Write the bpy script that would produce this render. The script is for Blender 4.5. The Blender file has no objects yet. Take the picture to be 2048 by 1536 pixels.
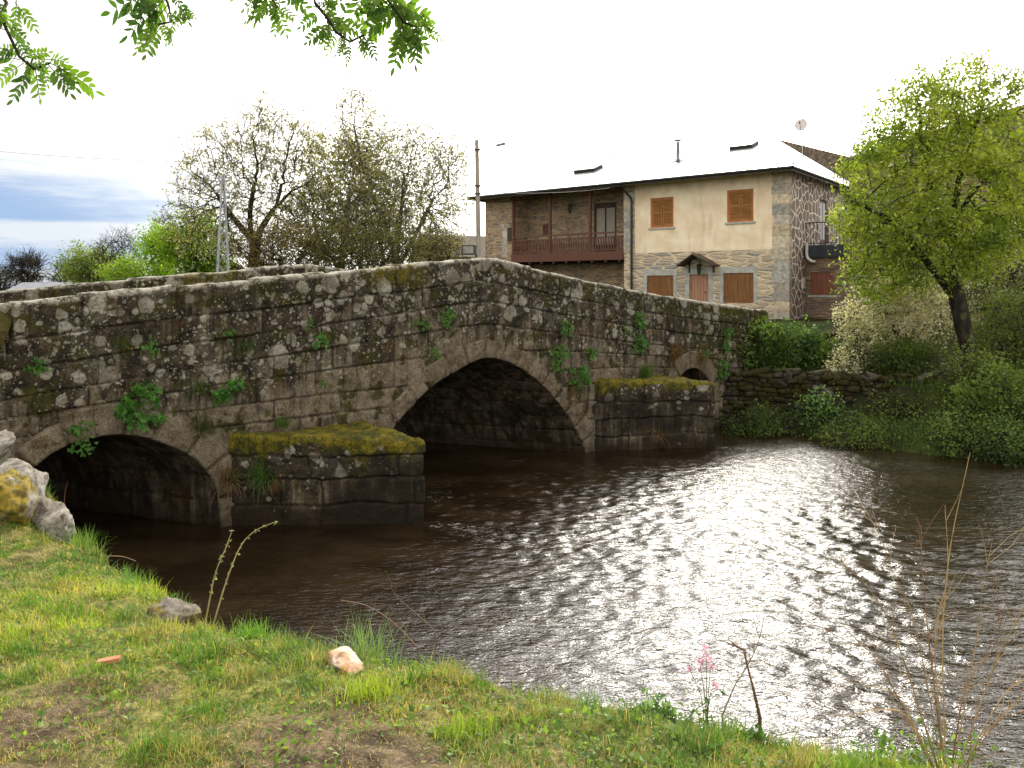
import bpy, math, numpy as np
from mathutils import Vector, Matrix

# ------------------------------------------------------------------ basics
sc = bpy.context.scene
COL = sc.collection
FPX, HZ, EYE = 1550.0, 575.0, 3.2            # focal length (px of 2048), horizon row, eye height over the water

def at(px, py, Y):
    return np.array([(px-1024)*Y/FPX, Y, EYE+(HZ-py)*Y/FPX])
def pxs(v, Y): return v*Y/FPX

def hsh(ix, iy, iz, seed):
    ix = ix.astype(np.int64); iy = iy.astype(np.int64); iz = iz.astype(np.int64)
    h = (ix*374761393 + iy*668265263 + iz*2147483647 + seed*974634777) & 0xFFFFFFFF
    h = ((h ^ (h >> 13))*1274126177) & 0xFFFFFFFF
    h = ((h ^ (h >> 16))*2246822519) & 0xFFFFFFFF
    return ((h ^ (h >> 15)) & 0xFFFFFF)/float(0xFFFFFF)
def vn(x, y, z=None, seed=0):
    x = np.asarray(x, float); y = np.asarray(y, float)
    z = np.zeros_like(x) if z is None else np.asarray(z, float)
    x0, y0, z0 = np.floor(x), np.floor(y), np.floor(z)
    fx, fy, fz = x-x0, y-y0, z-z0
    fx = fx*fx*(3-2*fx); fy = fy*fy*(3-2*fy); fz = fz*fz*(3-2*fz)
    def c(i, j, k): return hsh(x0+i, y0+j, z0+k, seed)
    a = c(0,0,0)*(1-fx)+c(1,0,0)*fx; b = c(0,1,0)*(1-fx)+c(1,1,0)*fx
    e = c(0,0,1)*(1-fx)+c(1,0,1)*fx; f = c(0,1,1)*(1-fx)+c(1,1,1)*fx
    return (a*(1-fy)+b*fy)*(1-fz)+(e*(1-fy)+f*fy)*fz
def fbm(x, y, z=None, oct=4, seed=0):
    s = 0; a = .5; t = 0
    for o in range(oct):
        k = 2.03**o
        s = s + a*vn(np.asarray(x)*k, np.asarray(y)*k, None if z is None else np.asarray(z)*k, seed+o*17); t += a; a *= .5
    return s/t
def ss(a, b, x):
    t = np.clip((np.asarray(x, float)-a)/(b-a), 0, 1); return t*t*(3-2*t)

def link(o, parent=None):
    COL.objects.link(o)
    if parent is not None: o.parent = parent
    return o
def tag(o, label=None, cat=None, group=None, kind=None):
    if label: o['label'] = label
    if cat: o['category'] = cat
    if group: o['group'] = group
    if kind: o['kind'] = kind
    return o
def empty(name, loc, label=None, cat=None, group=None, rotz=0):
    o = bpy.data.objects.new(name, None); o.location = loc; o.rotation_euler = (0, 0, rotz)
    COL.objects.link(o); return tag(o, label, cat, group)

def mk(name, V, faces, mats, parent=None, local=False, attrs=None, cols=None, smooth=False, matidx=None):
    """mesh object from arrays; faces is a list of (m,k) arrays; V in world space unless local"""
    V = np.asarray(V, float)
    org = np.zeros(3)
    if parent is not None and not local:
        p = parent; org = np.zeros(3)
        while p is not None:
            org = org+np.array(p.location); p = p.parent
    V = V-org
    me = bpy.data.meshes.new(name)
    faces = [np.asarray(f, np.int64) for f in faces if len(f)]
    nl = sum(f.size for f in faces); nf = sum(len(f) for f in faces)
    me.vertices.add(len(V)); me.vertices.foreach_set('co', V.astype(np.float32).ravel())
    me.loops.add(nl); me.polygons.add(nf)
    me.loops.foreach_set('vertex_index', np.concatenate([f.ravel() for f in faces]).astype(np.int32))
    tot = np.concatenate([np.full(len(f), f.shape[1]) for f in faces])
    st = np.concatenate([[0], np.cumsum(tot)[:-1]])
    me.polygons.foreach_set('loop_start', st.astype(np.int32))
    if smooth: me.polygons.foreach_set('use_smooth', np.ones(nf, bool))
    else: me.polygons.foreach_set('use_smooth', np.zeros(nf, bool))
    for m in (mats if isinstance(mats, (list, tuple)) else [mats]): me.materials.append(m)
    if matidx is not None: me.polygons.foreach_set('material_index', np.asarray(matidx, np.int32))
    me.update(calc_edges=True)
    for k, a in (attrs or {}).items():
        at_ = me.attributes.new(k, 'FLOAT', 'POINT'); at_.data.foreach_set('value', np.asarray(a, np.float32))
    if cols is not None:
        at_ = me.attributes.new('tint', 'FLOAT_COLOR', 'POINT')
        c4 = np.ones((len(V), 4), np.float32); c4[:, :3] = cols
        at_.data.foreach_set('color', c4.ravel())
    me.validate()
    o = bpy.data.objects.new(name, me)
    return link(o, parent)

def gridf(nr, nc, base=0):
    i = np.arange(nr-1)[:, None]*nc+np.arange(nc-1)[None, :]
    i = i.ravel()+base
    return np.stack([i, i+1, i+nc+1, i+nc], 1)

M_TINTED = None
class MB:
    """collects simple solids into one mesh"""
    def __init__(s): s.V = []; s.Q = []; s.T = []; s.n = 0
    def add(s, V, Q=None, T=None):
        V = np.asarray(V, float)
        if Q is not None and len(Q): s.Q.append(np.asarray(Q)+s.n)
        if T is not None and len(T): s.T.append(np.asarray(T)+s.n)
        s.V.append(V); s.n += len(V); return s
    def box(s, x0, x1, y0, y1, z0, z1, b=0.0):
        V = np.array([[x, y, z] for z in (z0, z1) for y in (y0, y1) for x in (x0, x1)], float)
        return s.add(V, [[0,2,3,1],[4,5,7,6],[0,1,5,4],[1,3,7,5],[3,2,6,7],[2,0,4,6]])
    def obox(s, c, ax, ay, az):
        c, ax, ay, az = [np.asarray(v, float) for v in (c, ax, ay, az)]
        V = np.array([c+i*ax+j*ay+k*az for k in (-1,1) for j in (-1,1) for i in (-1,1)])
        return s.add(V, [[0,2,3,1],[4,5,7,6],[0,1,5,4],[1,3,7,5],[3,2,6,7],[2,0,4,6]])
    def tube(s, P, r, n=6):
        V, Q = tube(P, r, n); return s.add(V, Q)
    def build(s, name, mats, parent=None, local=False, **k):
        f = []
        if s.Q: f.append(np.concatenate(s.Q))
        if s.T: f.append(np.concatenate(s.T))
        return mk(name, np.concatenate(s.V), f, mats, parent, local, **k)

def tube(P, r, n=6):
    P = np.asarray(P, float); m = len(P)
    r = np.full(m, r) if np.isscalar(r) else np.asarray(r, float)
    T = np.gradient(P, axis=0) if m > 2 else np.repeat((P[1]-P[0])[None], m, 0)
    T /= np.linalg.norm(T, axis=1)[:, None]+1e-12
    ref = np.array([.13, .27, .95]) if abs(T.mean(0)[2]) < .85 else np.array([.95, .2, .1])
    A = np.cross(T, ref); A /= np.linalg.norm(A, axis=1)[:, None]+1e-12
    B = np.cross(T, A)
    th = np.arange(n)/n*2*math.pi
    V = P[:, None]+r[:, None, None]*(np.cos(th)[None, :, None]*A[:, None]+np.sin(th)[None, :, None]*B[:, None])
    i = np.arange(m-1)[:, None]*n; j = np.arange(n)[None, :]; j2 = (j+1) % n
    Q = np.stack([i+j, i+j2, i+n+j2, i+n+j], -1).reshape(-1, 4)
    return V.reshape(-1, 3), Q

def crom(P, step):
    """Catmull-Rom through P, resampled at about step"""
    P = np.asarray(P, float); out = []
    Q = np.vstack([2*P[0]-P[1], P, 2*P[-1]-P[-2]])
    for i in range(1, len(Q)-2):
        n = max(2, int(np.linalg.norm(Q[i+1]-Q[i])/step*2))
        t = np.linspace(0, 1, n, endpoint=False)[:, None]
        out.append(.5*((2*Q[i])+(Q[i+1]-Q[i-1])*t+(2*Q[i-1]-5*Q[i]+4*Q[i+1]-Q[i+2])*t*t+(3*Q[i]-Q[i-1]-3*Q[i+1]+Q[i+2])*t**3))
    out = np.vstack(out+[P[-1:]])
    L = np.concatenate([[0], np.cumsum(np.linalg.norm(np.diff(out, axis=0), axis=1))])
    n = max(2, int(L[-1]/step)+1); a = np.linspace(0, L[-1], n)
    return np.stack([np.interp(a, L, out[:, k]) for k in range(P.shape[1])], 1), a

def inpoly(x, y, poly):
    r = np.zeros(np.shape(x), bool); n = len(poly)
    for i in range(n):
        x1, y1 = poly[i]; x2, y2 = poly[(i+1) % n]
        if y1 == y2: continue
        c = ((y1 > y) != (y2 > y)) & (x < (x2-x1)*(y-y1)/(y2-y1)+x1)
        r ^= c
    return r
def dpoly(x, y, pl):
    d = np.full(np.shape(x), 1e9)
    for i in range(len(pl)-1):
        a = np.array(pl[i], float); b = np.array(pl[i+1], float); e = b-a
        t = np.clip(((x-a[0])*e[0]+(y-a[1])*e[1])/(e@e), 0, 1)
        d = np.minimum(d, np.hypot(x-a[0]-t*e[0], y-a[1]-t*e[1]))
    return d

# ------------------------------------------------------------------ materials
class NT:
    def __init__(s, name):
        s.m = bpy.data.materials.new(name); s.m.use_nodes = True
        s.t = s.m.node_tree; s.t.nodes.clear()
    def n(s, typ, ins=None, **props):
        nd = s.t.nodes.new(typ)
        for k, v in props.items(): setattr(nd, k, v)
        for k, v in (ins or {}).items():
            if hasattr(v, 'is_output') or isinstance(v, bpy.types.NodeSocket): s.t.links.new(v, nd.inputs[k])
            else: nd.inputs[k].default_value = v
        return nd
    def noise(s, vec, scale, detail=4, rough=.55, dist=0):
        return s.n('ShaderNodeTexNoise', {'Vector': vec, 'Scale': scale, 'Detail': detail, 'Roughness': rough, 'Distortion': dist}).outputs['Fac']
    def ramp(s, fac, a, b):
        return s.n('ShaderNodeMapRange', {'Value': fac, 'From Min': a, 'From Max': b}, interpolation_type='SMOOTHSTEP').outputs[0]
    def mix(s, f, a, b, mode='MIX'):
        nd = s.t.nodes.new('ShaderNodeMix'); nd.data_type = 'RGBA'; nd.blend_type = mode; nd.clamp_factor = True
        for i, v in ((0, f), (6, a), (7, b)):
            if isinstance(v, bpy.types.NodeSocket): s.t.links.new(v, nd.inputs[i])
            elif i == 0: nd.inputs[0].default_value = v
            else: nd.inputs[i].default_value = (*v, 1) if len(v) == 3 else v
        return nd.outputs[2]
    def math(s, op, a, b=0.0, c=None):
        nd = s.t.nodes.new('ShaderNodeMath'); nd.operation = op
        for i, v in enumerate((a, b) if c is None else (a, b, c)):
            if isinstance(v, bpy.types.NodeSocket): s.t.links.new(v, nd.inputs[i])
            else: nd.inputs[i].default_value = v
        return nd.outputs[0]
    def attr(s, name, out='Fac'): return s.n('ShaderNodeAttribute', attribute_name=name).outputs[out]
    def pos(s): return s.n('ShaderNodeNewGeometry').outputs['Position']
    def objc(s): return s.n('ShaderNodeTexCoord').outputs['Object']
    def scale(s, vec, x, y, z):
        return s.n('ShaderNodeVectorMath', {0: vec, 1: (x, y, z)}, operation='MULTIPLY').outputs[0]
    def sep(s, vec): return s.n('ShaderNodeSeparateXYZ', {0: vec}).outputs
    def comb(s, x, y, z):
        nd = s.t.nodes.new('ShaderNodeCombineXYZ')
        for i, v in enumerate((x, y, z)):
            if isinstance(v, bpy.types.NodeSocket): s.t.links.new(v, nd.inputs[i])
            else: nd.inputs[i].default_value = v
        return nd.outputs[0]
    def vor(s, vec, scale, feature='F1', rand=1.0):
        nd = s.n('ShaderNodeTexVoronoi', {'Vector': vec, 'Scale': scale, 'Randomness': rand}, feature=feature)
        return nd
    def bump(s, h, strength=.4, dist=.02):
        return s.n('ShaderNodeBump', {'Height': h, 'Strength': strength, 'Distance': dist}).outputs[0]
    def out(s, col, rough=.8, normal=None, spec=.3, metallic=0.0, **k):
        ins = {'Base Color': col if isinstance(col, bpy.types.NodeSocket) else (*col, 1), 'Roughness': rough, 'Specular IOR Level': spec, 'Metallic': metallic}
        ins.update(k)
        if normal is not None: ins['Normal'] = normal
        b = s.n('ShaderNodeBsdfPrincipled', ins)
        s.n('ShaderNodeOutputMaterial', {0: b.outputs[0]}); return s.m
MATS = {}
def simple(name, col, rough=.7, var=.3, scale=6, spec=.3, metallic=0.0, stretch=(1,1,1), bump=.15):
    if name in MATS: return MATS[name]
    t = NT(name); v = t.scale(t.objc(), *stretch)
    f = t.noise(v, scale, 5)
    c = t.mix(t.ramp(f, .3, .7), tuple(x*(1-var) for x in col), tuple(min(1, x*(1+var)) for x in col))
    MATS[name] = t.out(c, rough, t.bump(t.noise(v, scale*4, 4), bump, .01), spec, metallic); return MATS[name]

def foliage(name, trans=.45, rough=.5, gain=1.5):
    t = NT(name); c = t.attr('tint', 'Color')
    b = t.n('ShaderNodeBsdfPrincipled', {'Base Color': c, 'Roughness': rough, 'Specular IOR Level': .3})
    tr = t.n('ShaderNodeBsdfTranslucent', {'Color': t.mix(1.0, c, (gain, gain*1.05, gain*.6), 'MULTIPLY')})
    mx = t.n('ShaderNodeMixShader', {0: trans, 1: b.outputs[0], 2: tr.outputs[0]})
    t.n('ShaderNodeOutputMaterial', {0: mx.outputs[0]}); return t.m
M_LEAF = foliage('leaf'); M_GRASS = foliage('grass_blade', .4, .5, 1.4)

def bark_mat(name, c1, c2, sc_=9):
    t = NT(name); p = t.pos(); v = t.scale(p, 1, 1, .35)
    f = t.ramp(t.noise(v, sc_, 6, .65), .38, .72)
    g = t.ramp(t.noise(p, 3.1, 4), .5, .68)
    c = t.mix(g, t.mix(f, c1, c2), (.07, .085, .03))
    return t.out(c, .9, t.bump(t.noise(v, sc_*4, 5), .6, .02), .2)
M_BARK = bark_mat('bark', (.014, .011, .008), (.06, .048, .037))
M_BARKG = bark_mat('grey_bark', (.06, .05, .04), (.2, .175, .14))
M_TWIG = simple('twig', (.11, .085, .055), .8)

def bridge_mat():
    t = NT('granite_masonry'); p = t.pos()
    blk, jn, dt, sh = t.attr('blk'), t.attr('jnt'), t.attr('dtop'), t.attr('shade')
    n1 = t.noise(p, 1.1, 5, .6); n2 = t.noise(p, 5.5, 6, .65); n3 = t.noise(p, 42, 3, .7)
    st = t.noise(t.scale(p, 7, 7, .55), 1.0, 5, .6)
    # bare granite, browner low down, nearly black under old lichen high up
    bare = t.mix(t.ramp(n2, .3, .7), (.070, .053, .034), (.225, .182, .128))
    bare = t.mix(t.math('MULTIPLY', blk, .40), bare, (.23, .195, .15))
    dark = t.mix(t.ramp(n2, .35, .7), (.012, .0095, .0065), (.072, .054, .034))
    hi = t.math('SUBTRACT', 1.0, t.ramp(dt, .75, 1.75))
    w = t.math('ADD', t.math('MULTIPLY', hi, .62), t.math('MULTIPLY', t.math('SUBTRACT', n1, .5), 1.5))
    w = t.math('ADD', w, t.math('MULTIPLY', t.math('SUBTRACT', blk, .5), .3))
    w = t.math('ADD', w, t.math('MULTIPLY', t.math('SUBTRACT', st, .46), 2.3))
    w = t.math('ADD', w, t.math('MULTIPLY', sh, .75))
    c = t.mix(t.ramp(w, .05, .6), bare, dark)
    film = t.math('MULTIPLY', t.ramp(t.noise(p, 2.0, 9, .74), .50, .62), t.ramp(dt, 2.6, .6))
    c = t.mix(t.math('MULTIPLY', film, .40), c, (.18, .165, .13))
    # rusty / ochre staining
    o = t.ramp(t.noise(t.scale(p, 1.3, 1.3, 1.0), 2.3, 5, .6, .4), .55, .72)
    c = t.mix(t.math('MULTIPLY', o, .6), c, (.12, .062, .02))
    # grain
    c = t.mix(.55, c, t.mix(t.ramp(n3, .35, .68), (.35, .33, .3), (1.6, 1.6, 1.58)), 'MULTIPLY')
    # moss film
    mo = t.attr('moss')
    mn = t.noise(p, 3.4, 6, .62)
    mm = t.ramp(t.math('ADD', mn, t.math('MULTIPLY', mo, .55)), .60, .68)
    mcol = t.mix(t.ramp(mo, .3, .6), t.mix(t.ramp(t.noise(p, 9, 4), .35, .65), (.03, .028, .008), (.085, .07, .014)), t.mix(t.ramp(t.noise(p, 7, 5, .65), .35, .65), (.055, .062, .006), (.26, .20, .012)))
    mcol = t.mix(t.ramp(t.noise(p, 60, 3), .35, .7), t.mix(.75, mcol, (0.01, .012, .003)), mcol)
    c = t.mix(t.math('MULTIPLY', mm, .93), c, mcol)
    # pale crustose lichen, three sizes of rounded blotch
    wv = t.n('ShaderNodeVectorMath', {0: p, 1: t.n('ShaderNodeVectorMath', {0: t.n('ShaderNodeTexNoise', {'Vector': p, 'Scale': 9.0, 'Detail': 4}).outputs['Color'], 1: (.09, .09, .09)}, operation='MULTIPLY').outputs[0]}, operation='ADD').outputs[0]
    lk = t.math('SUBTRACT', 1.0, t.ramp(dt, .9, 2.2))
    lk = t.math('ADD', t.math('MULTIPLY', lk, .8), t.math('MULTIPLY', t.math('SUBTRACT', n1, .45), 2.1))
    lich = None
    for scale, rmax, amt in ((3.1, .36, .82), (6.5, .37, .80), (14.0, .36, .82), (30.0, .34, .88)):
        v = t.vor(wv, scale); rr = t.sep(v.outputs['Color'])
        rad = t.math('MULTIPLY', t.math('SUBTRACT', t.math('ADD', rr[0], t.math('MULTIPLY', lk, .55)), amt), rmax*2.2)
        k = t.ramp(t.math('SUBTRACT', rad, t.math('ADD', v.outputs['Distance'], t.math('MULTIPLY', t.math('SUBTRACT', n2, .5), .5))), 0.0, .11)
        lich = k if lich is None else t.math('MAXIMUM', lich, k)
    ln = t.ramp(t.noise(p, 30, 4, .7), .3, .62)
    lich = t.math('MULTIPLY', lich, t.math('MULTIPLY_ADD', ln, .7, .3)); lich = t.math('MULTIPLY', lich, t.math('SUBTRACT', 1.0, t.ramp(mo, .35, .6)))
    lcol = t.mix(t.ramp(t.noise(p, 4, 3), .4, .6), (.25, .225, .17), (.44, .405, .34))
    c = t.mix(t.math('MULTIPLY', lich, .74), c, lcol)
    # patchy pale top edge
    te = t.math('MULTIPLY', t.math('SUBTRACT', 1.0, t.ramp(dt, .015, .09)), t.ramp(t.noise(p, 6, 6, .7), .42, .56))
    c = t.mix(t.math('MULTIPLY', te, .85), c, (.40, .37, .31))
    # joints, wet band at the waterline
    c = t.mix(t.math('MULTIPLY', jn, t.math('MULTIPLY_ADD', t.ramp(t.noise(p, 2.6, 3), .35, .62), .52, .12)), c, (.009, .007, .005))
    wet = t.ramp(t.sep(p)[2], .32, .04)
    c = t.mix(t.math('MULTIPLY', wet, .65), c, (.035, .021, .011)); c = t.mix(t.attr('dim'), c, (.012, .009, .006))  # dim: painted shade inside the vaults, black tone on the cutwaters
    return t.out(c, .88, t.bump(t.math('ADD', n3, t.math('MULTIPLY', n2, 2.0)), .55, .02), .2)
M_BRIDGE = bridge_mat()

def drystone_mat(name, moss=.5, dark=1.0):
    t = NT(name); p = t.pos(); r = t.attr('blk')
    n = t.noise(p, 6, 5, .65)
    c = t.mix(t.ramp(n, .3, .7), tuple(dark*x for x in (.035, .028, .02)), tuple(dark*x for x in (.15, .125, .095)))
    c = t.mix(t.math('MULTIPLY', t.ramp(r, .5, 1), .6), c, tuple(dark*x for x in (.3, .27, .22)))
    m = t.ramp(t.noise(p, 2.1, 5, .6), .62-moss*.3, .72-moss*.3)
    c = t.mix(t.math('MULTIPLY', m, .9), c, t.mix(t.noise(p, 13, 3), tuple(dark*x for x in (.03, .03, .006)), tuple(dark*x for x in (.085, .064, .012))))
    return t.out(c, .95, t.bump(t.noise(p, 30, 4), .6, .03), .15)
M_DRY = drystone_mat('drystone', .75, .55); M_DRYM = drystone_mat('mossy_masonry', .85, .9)

def rock_mat(name, c1, c2, moss=None):
    t = NT(name); p = t.pos(); n = t.noise(p, 7, 6, .7)
    c = t.mix(t.ramp(n, .32, .68), c1, c2)
    c = t.mix(t.math('MULTIPLY', t.ramp(t.noise(p, 11, 7, .75), .5, .62), .8), c, tuple(x*.4 for x in c1))
    if moss:
        c = t.mix(t.math('MULTIPLY', t.ramp(t.noise(p, 3.0, 5, .6), *moss), .95), c, t.mix(t.ramp(t.noise(p, 18, 4), .35, .65), (.09, .07, .012), (.30, .215, .022)))
    return t.out(c, .9, t.bump(t.noise(p, 38, 5, .7), .6, .015), .25)
M_ROCK = rock_mat('pale_rock', (.15, .13, .105), (.42, .385, .335), (.56, .66))
M_ROCKM = rock_mat('mossy_rock', (.16, .14, .11), (.36, .33, .28), (.34, .44))
M_ROCKB = rock_mat('grey_brown_rock', (.13, .11, .085), (.30, .27, .22), (.55, .65))
M_ROCKO = rock_mat('rusty_quartzite', (.46, .22, .09), (.60, .52, .42))

def ground_mat():
    t = NT('turf_soil'); p = t.pos()
    n = t.noise(p, 1.3, 5, .6); n2 = t.noise(p, 9, 5, .65); n3 = t.noise(p, 60, 3, .7)
    mud = t.mix(t.ramp(n2, .3, .7), (.045, .03, .018), (.20, .145, .09))
    thatch = t.mix(t.ramp(n2, .35, .65), (.09, .10, .022), (.26, .24, .06))
    c = t.mix(t.attr('turf'), mud, thatch)
    c = t.mix(.5, c, t.mix(t.ramp(n3, .3, .7), (.4, .4, .4), (1.5, 1.5, 1.5)), 'MULTIPLY')
    return t.out(c, .95, t.bump(t.math('ADD', n3, n2), .8, .02), .15)
M_GROUND = ground_mat()
def far_ground_mat():
    t = NT('meadow_soil'); p = t.pos()
    c = t.mix(t.ramp(t.noise(p, .5, 6, .65), .35, .65), (.022, .028, .009), (.05, .062, .016))
    c = t.mix(t.ramp(t.noise(p, 3, 5, .65), .5, .7), c, (.035, .026, .017))
    return t.out(c, .95, None, .1)
M_FAR = far_ground_mat()

def water_mat():
    t = NT('river_water'); p = t.pos()
    d = t.noise(t.scale(p, .5, .9, 1), 1.6, 4, .6)
    c = t.mix(t.ramp(d, .35, .7), (.012, .0072, .0034), (.028, .0175, .0085))
    h = t.math('ADD', t.noise(t.scale(p, 2.6, 6.0, 1), 2.6, 3, .6, .8), t.math('MULTIPLY', t.noise(t.scale(p, 6, 13, 1), 2.6, 2, .5, .5), .35))
    fo = t.attr('foam')
    fm = t.math('MULTIPLY', fo, t.ramp(t.noise(t.scale(p, 2.2, 6, 1), 4.5, 5, .7, .6), .55, .68))
    c = t.mix(t.math('MULTIPLY', fm, .75), c, (.62, .6, .56))
    rgh = t.math('MULTIPLY_ADD', fm, .4, .11)
    return t.out(c, rgh, t.bump(h, .34, .05), .5, IOR=1.333)
M_WATER = water_mat()

# ------------------------------------------------------------------ river and terrain shape
A0 = np.array([-3.85, 10.4]); BD = np.array([5.31, 4.63]); BD /= np.linalg.norm(BD)
BU = np.array([-.946, .324]); BU /= np.linalg.norm(BU)         # direction of the water under the bridge (skewed)
BN = np.array([BD[1], -BD[0]])                                   # outward from the visible face
BL = 3.8                                                        # barrel length along BU
def bp(s, b=0.0): return A0+np.multiply.outer(s, BD)+np.multiply.outer(np.asarray(b)*np.ones_like(s), BU)
NEAR = [(60,-20),(30,-12),(14,-3),(6,1.2),(3,2.4),(1.85,2.72),(1.55,2.82),(1.1,2.98),(.59,3.25),(.06,3.55),(-.578,3.95),(-1.12,4.25),(-1.57,4.4),(-1.95,4.85),(-2.7,5.7),(-3.36,6.4),(-4.08,7.2),(-4.9,8.0),(-5.6,8.62),(-5.85,8.75),(-9.5,10.0),(-30,17.2),(-90,38)]
FARB = [(-85,53),(-23,29),(4.85,18.3),(6.2,16.9),(6.9,15.95),(7.84,14.8),(9.36,14.2),(20,11),(60,-2)]
RIVER = NEAR+FARB
def terrain(x, y):
    ins = inpoly(x, y, RIVER); dn = dpoly(x, y, NEAR); df = dpoly(x, y, FARB)
    near = dn < df
    zb = np.interp(y, [-5, 2.0, 2.6, 3, 3.6, 4, 4.4, 4.8, 5.7, 6.4, 7.2, 8.4, 10, 13, 20], [1.6, 1.58, 1.55, 1.50, 1.42, 1.37, 1.29, 1.21, 1.10, 1.04, .98, .95, 1.25, 1.9, 2.0])
    zb = zb+(fbm(x*1.7, y*1.7, oct=4, seed=3)-.5)*.13+(fbm(x*7, y*7, oct=3, seed=5)-.5)*.045
    zb = zb+.30*ss(-4.0, -4.7, x)*ss(5.7, 6.9, y)
    zb = zb-.10*(1-ss(0, .35, dn))
    zin = zb-np.clip(dn, 0, 10)*5.0
    zn = np.where(ins, np.maximum(zin, -.6), zb)
    zf = np.interp(df, [0, .25, 1.0, 1.55, 1.7, 3.5, 6.5, 8], [0, .22, .38, .5, 1.1, 1.22, 1.5, 2.0])+(fbm(x*.9, y*.9, oct=4, seed=9)-.5)*.2
    zf = zf+(fbm(x*.02, y*.02, oct=3, seed=12)-.4)*3.0*ss(40, 160, np.hypot(x, y))
    zf = np.where(ins, np.maximum(-df*1.1, -.6), zf)
    return np.where(near, zn, zf)
def tz(x, y): return float(terrain(np.array([float(x)]), np.array([float(y)]))[0])

X0, X1, Y0, Y1 = -8.0, 6.0, 0.0, 9.0
def near_bank():
    xs = np.arange(X0, X1+1e-6, .025); ys = np.arange(Y0, Y1+1e-6, .025)
    gx, gy = np.meshgrid(xs, ys); x, y = gx.ravel(), gy.ravel()
    z = terrain(x, y)+(fbm(x*15, y*15, oct=3, seed=6)-.5)*.022
    F = gridf(len(ys), len(xs)); keep = z[F].max(1) > -.35
    tu = turf(x, y)
    o = mk('grass_bank', np.stack([x, y, z], 1), [F[keep]], M_GROUND, smooth=True, attrs={'turf': tu}); o['kind'] = 'structure'
def turf(x, y):
    """1 = grassy, 0 = bare mud; the trampled strip lies close to the viewer on the left"""
    n = fbm(x*1.6, y*1.6, oct=4, seed=21)
    m = ss(-.1, .6, (y-2.60)+.75*np.clip(x+.35, -.25, 1.4)+(n-.5)*1.9)
    patch = ss(.34, .46, fbm(x*3.1+7, y*3.1, oct=4, seed=25))
    return np.clip(m*(.5+.5*patch), 0, 1)
def far_ground():
    a = np.concatenate([-np.geomspace(2500, 45, 26), np.arange(-40, 40.1, .5), np.geomspace(45, 2500, 26)])
    b = np.concatenate([-np.geomspace(60, 12, 8), np.arange(-10, 50.1, .5), np.geomspace(55, 3000, 28)])
    gx, gy = np.meshgrid(a, b); x, y = gx.ravel(), gy.ravel(); z = terrain(x, y)
    F = gridf(len(b), len(a)); cx, cy = x[F].mean(1), y[F].mean(1)
    keep = ~((cx > X0) & (cx < X1) & (cy > Y0) & (cy < Y1))
    o = mk('ground', np.stack([x, y, z], 1), [F[keep]], M_FAR, smooth=True); o['kind'] = 'structure'

def water():
    fx = np.arange(-9, 13.0, .03); fy = np.arange(2.3, 19.5, .03)
    xs = np.concatenate([np.linspace(-95, -9.5, 30), fx, np.linspace(13.5, 60, 30)])
    ys = np.concatenate([np.linspace(-20, 1.8, 12), fy, np.linspace(20, 60, 24)])
    r = np.random.default_rng(5); n = 1024
    k = np.fft.fftfreq(n, .03); kx, ky = np.meshgrid(k, k); kk = np.hypot(kx, ky)+1e-9
    def field(l0, wid, ang, an):
        c, s = math.cos(ang), math.sin(ang)
        ax, ay = kx*c+ky*s, -kx*s+ky*c
        q = np.hypot(ax*an, ay)+1e-9
        amp = np.exp(-(np.log(q*l0))**2/(2*wid**2))/(kk+.3)
        w = np.fft.ifft2(np.fft.fft2(r.standard_normal((n, n)))*amp).real
        return w/w.std()
    h = field(.50, .35, -.12, 2.8)*.0032+field(.25, .4, -.02, 2.8)*.0047+field(.13, .35, .12, 2.4)*.0042
    h = h[:len(fy), :len(fx)]
    gx, gy = np.meshgrid(fx, fy)
    # calm slack water close under the near pier and bank, broken current further out
    path = [(-1.2, 13.2), (.8, 11.8), (2.4, 9.6), (3.6, 6.6), (5.5, 3.5)]
    cur = 1-ss(1.0, 4.6, dpoly(gx, gy, path))
    amp = .22+.9*cur
    amp *= .45+.55*ss(4.0, 8.5, gy)+.0*gy
    amp *= .8+.55*fbm(gx*.7, gy*.9, oct=3, seed=44)
    h = h*amp
    fade = ss(-9, -7.5, gx)*ss(13, 11.5, gx)*ss(2.3, 3, gy)*ss(19.5, 18.5, gy)
    h = h*fade
    noses = [(-1.1, 10.5), (4.15, 15.55), (-.4, 10.2), (4.6, 15.1)]
    foam = np.zeros_like(h)
    for nx, ny in noses[:2]:
        for ang in (-.25, -.6):
            dd = np.array([math.cos(ang), math.sin(ang)])
            tpar = (gx-nx)*dd[0]+(gy-ny)*dd[1]; per = np.abs(-(gx-nx)*dd[1]+(gy-ny)*dd[0])
            foam += np.exp(-(per/(.08+.09*np.clip(tpar, 0, 3)))**2)*ss(-.15, .1, tpar)*ss(2.4, .3, tpar)
    foam += .5*ss(.65, .8, fbm(gx*.9, gy*1.8, oct=3, seed=61))*cur
    Z = np.zeros((len(ys), len(xs))); FO = np.zeros_like(Z)
    Z[12:12+len(fy), 30:30+len(fx)] = h; FO[12:12+len(fy), 30:30+len(fx)] = np.clip(foam, 0, 1)*fade
    X, Y = np.meshgrid(xs, ys)
    o = mk('river_water', np.stack([X.ravel(), Y.ravel(), Z.ravel()], 1), [gridf(len(ys), len(xs))], M_WATER, smooth=True, attrs={'foam': FO.ravel()})
    o['kind'] = 'structure'
near_bank(); far_ground(); water()

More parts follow.
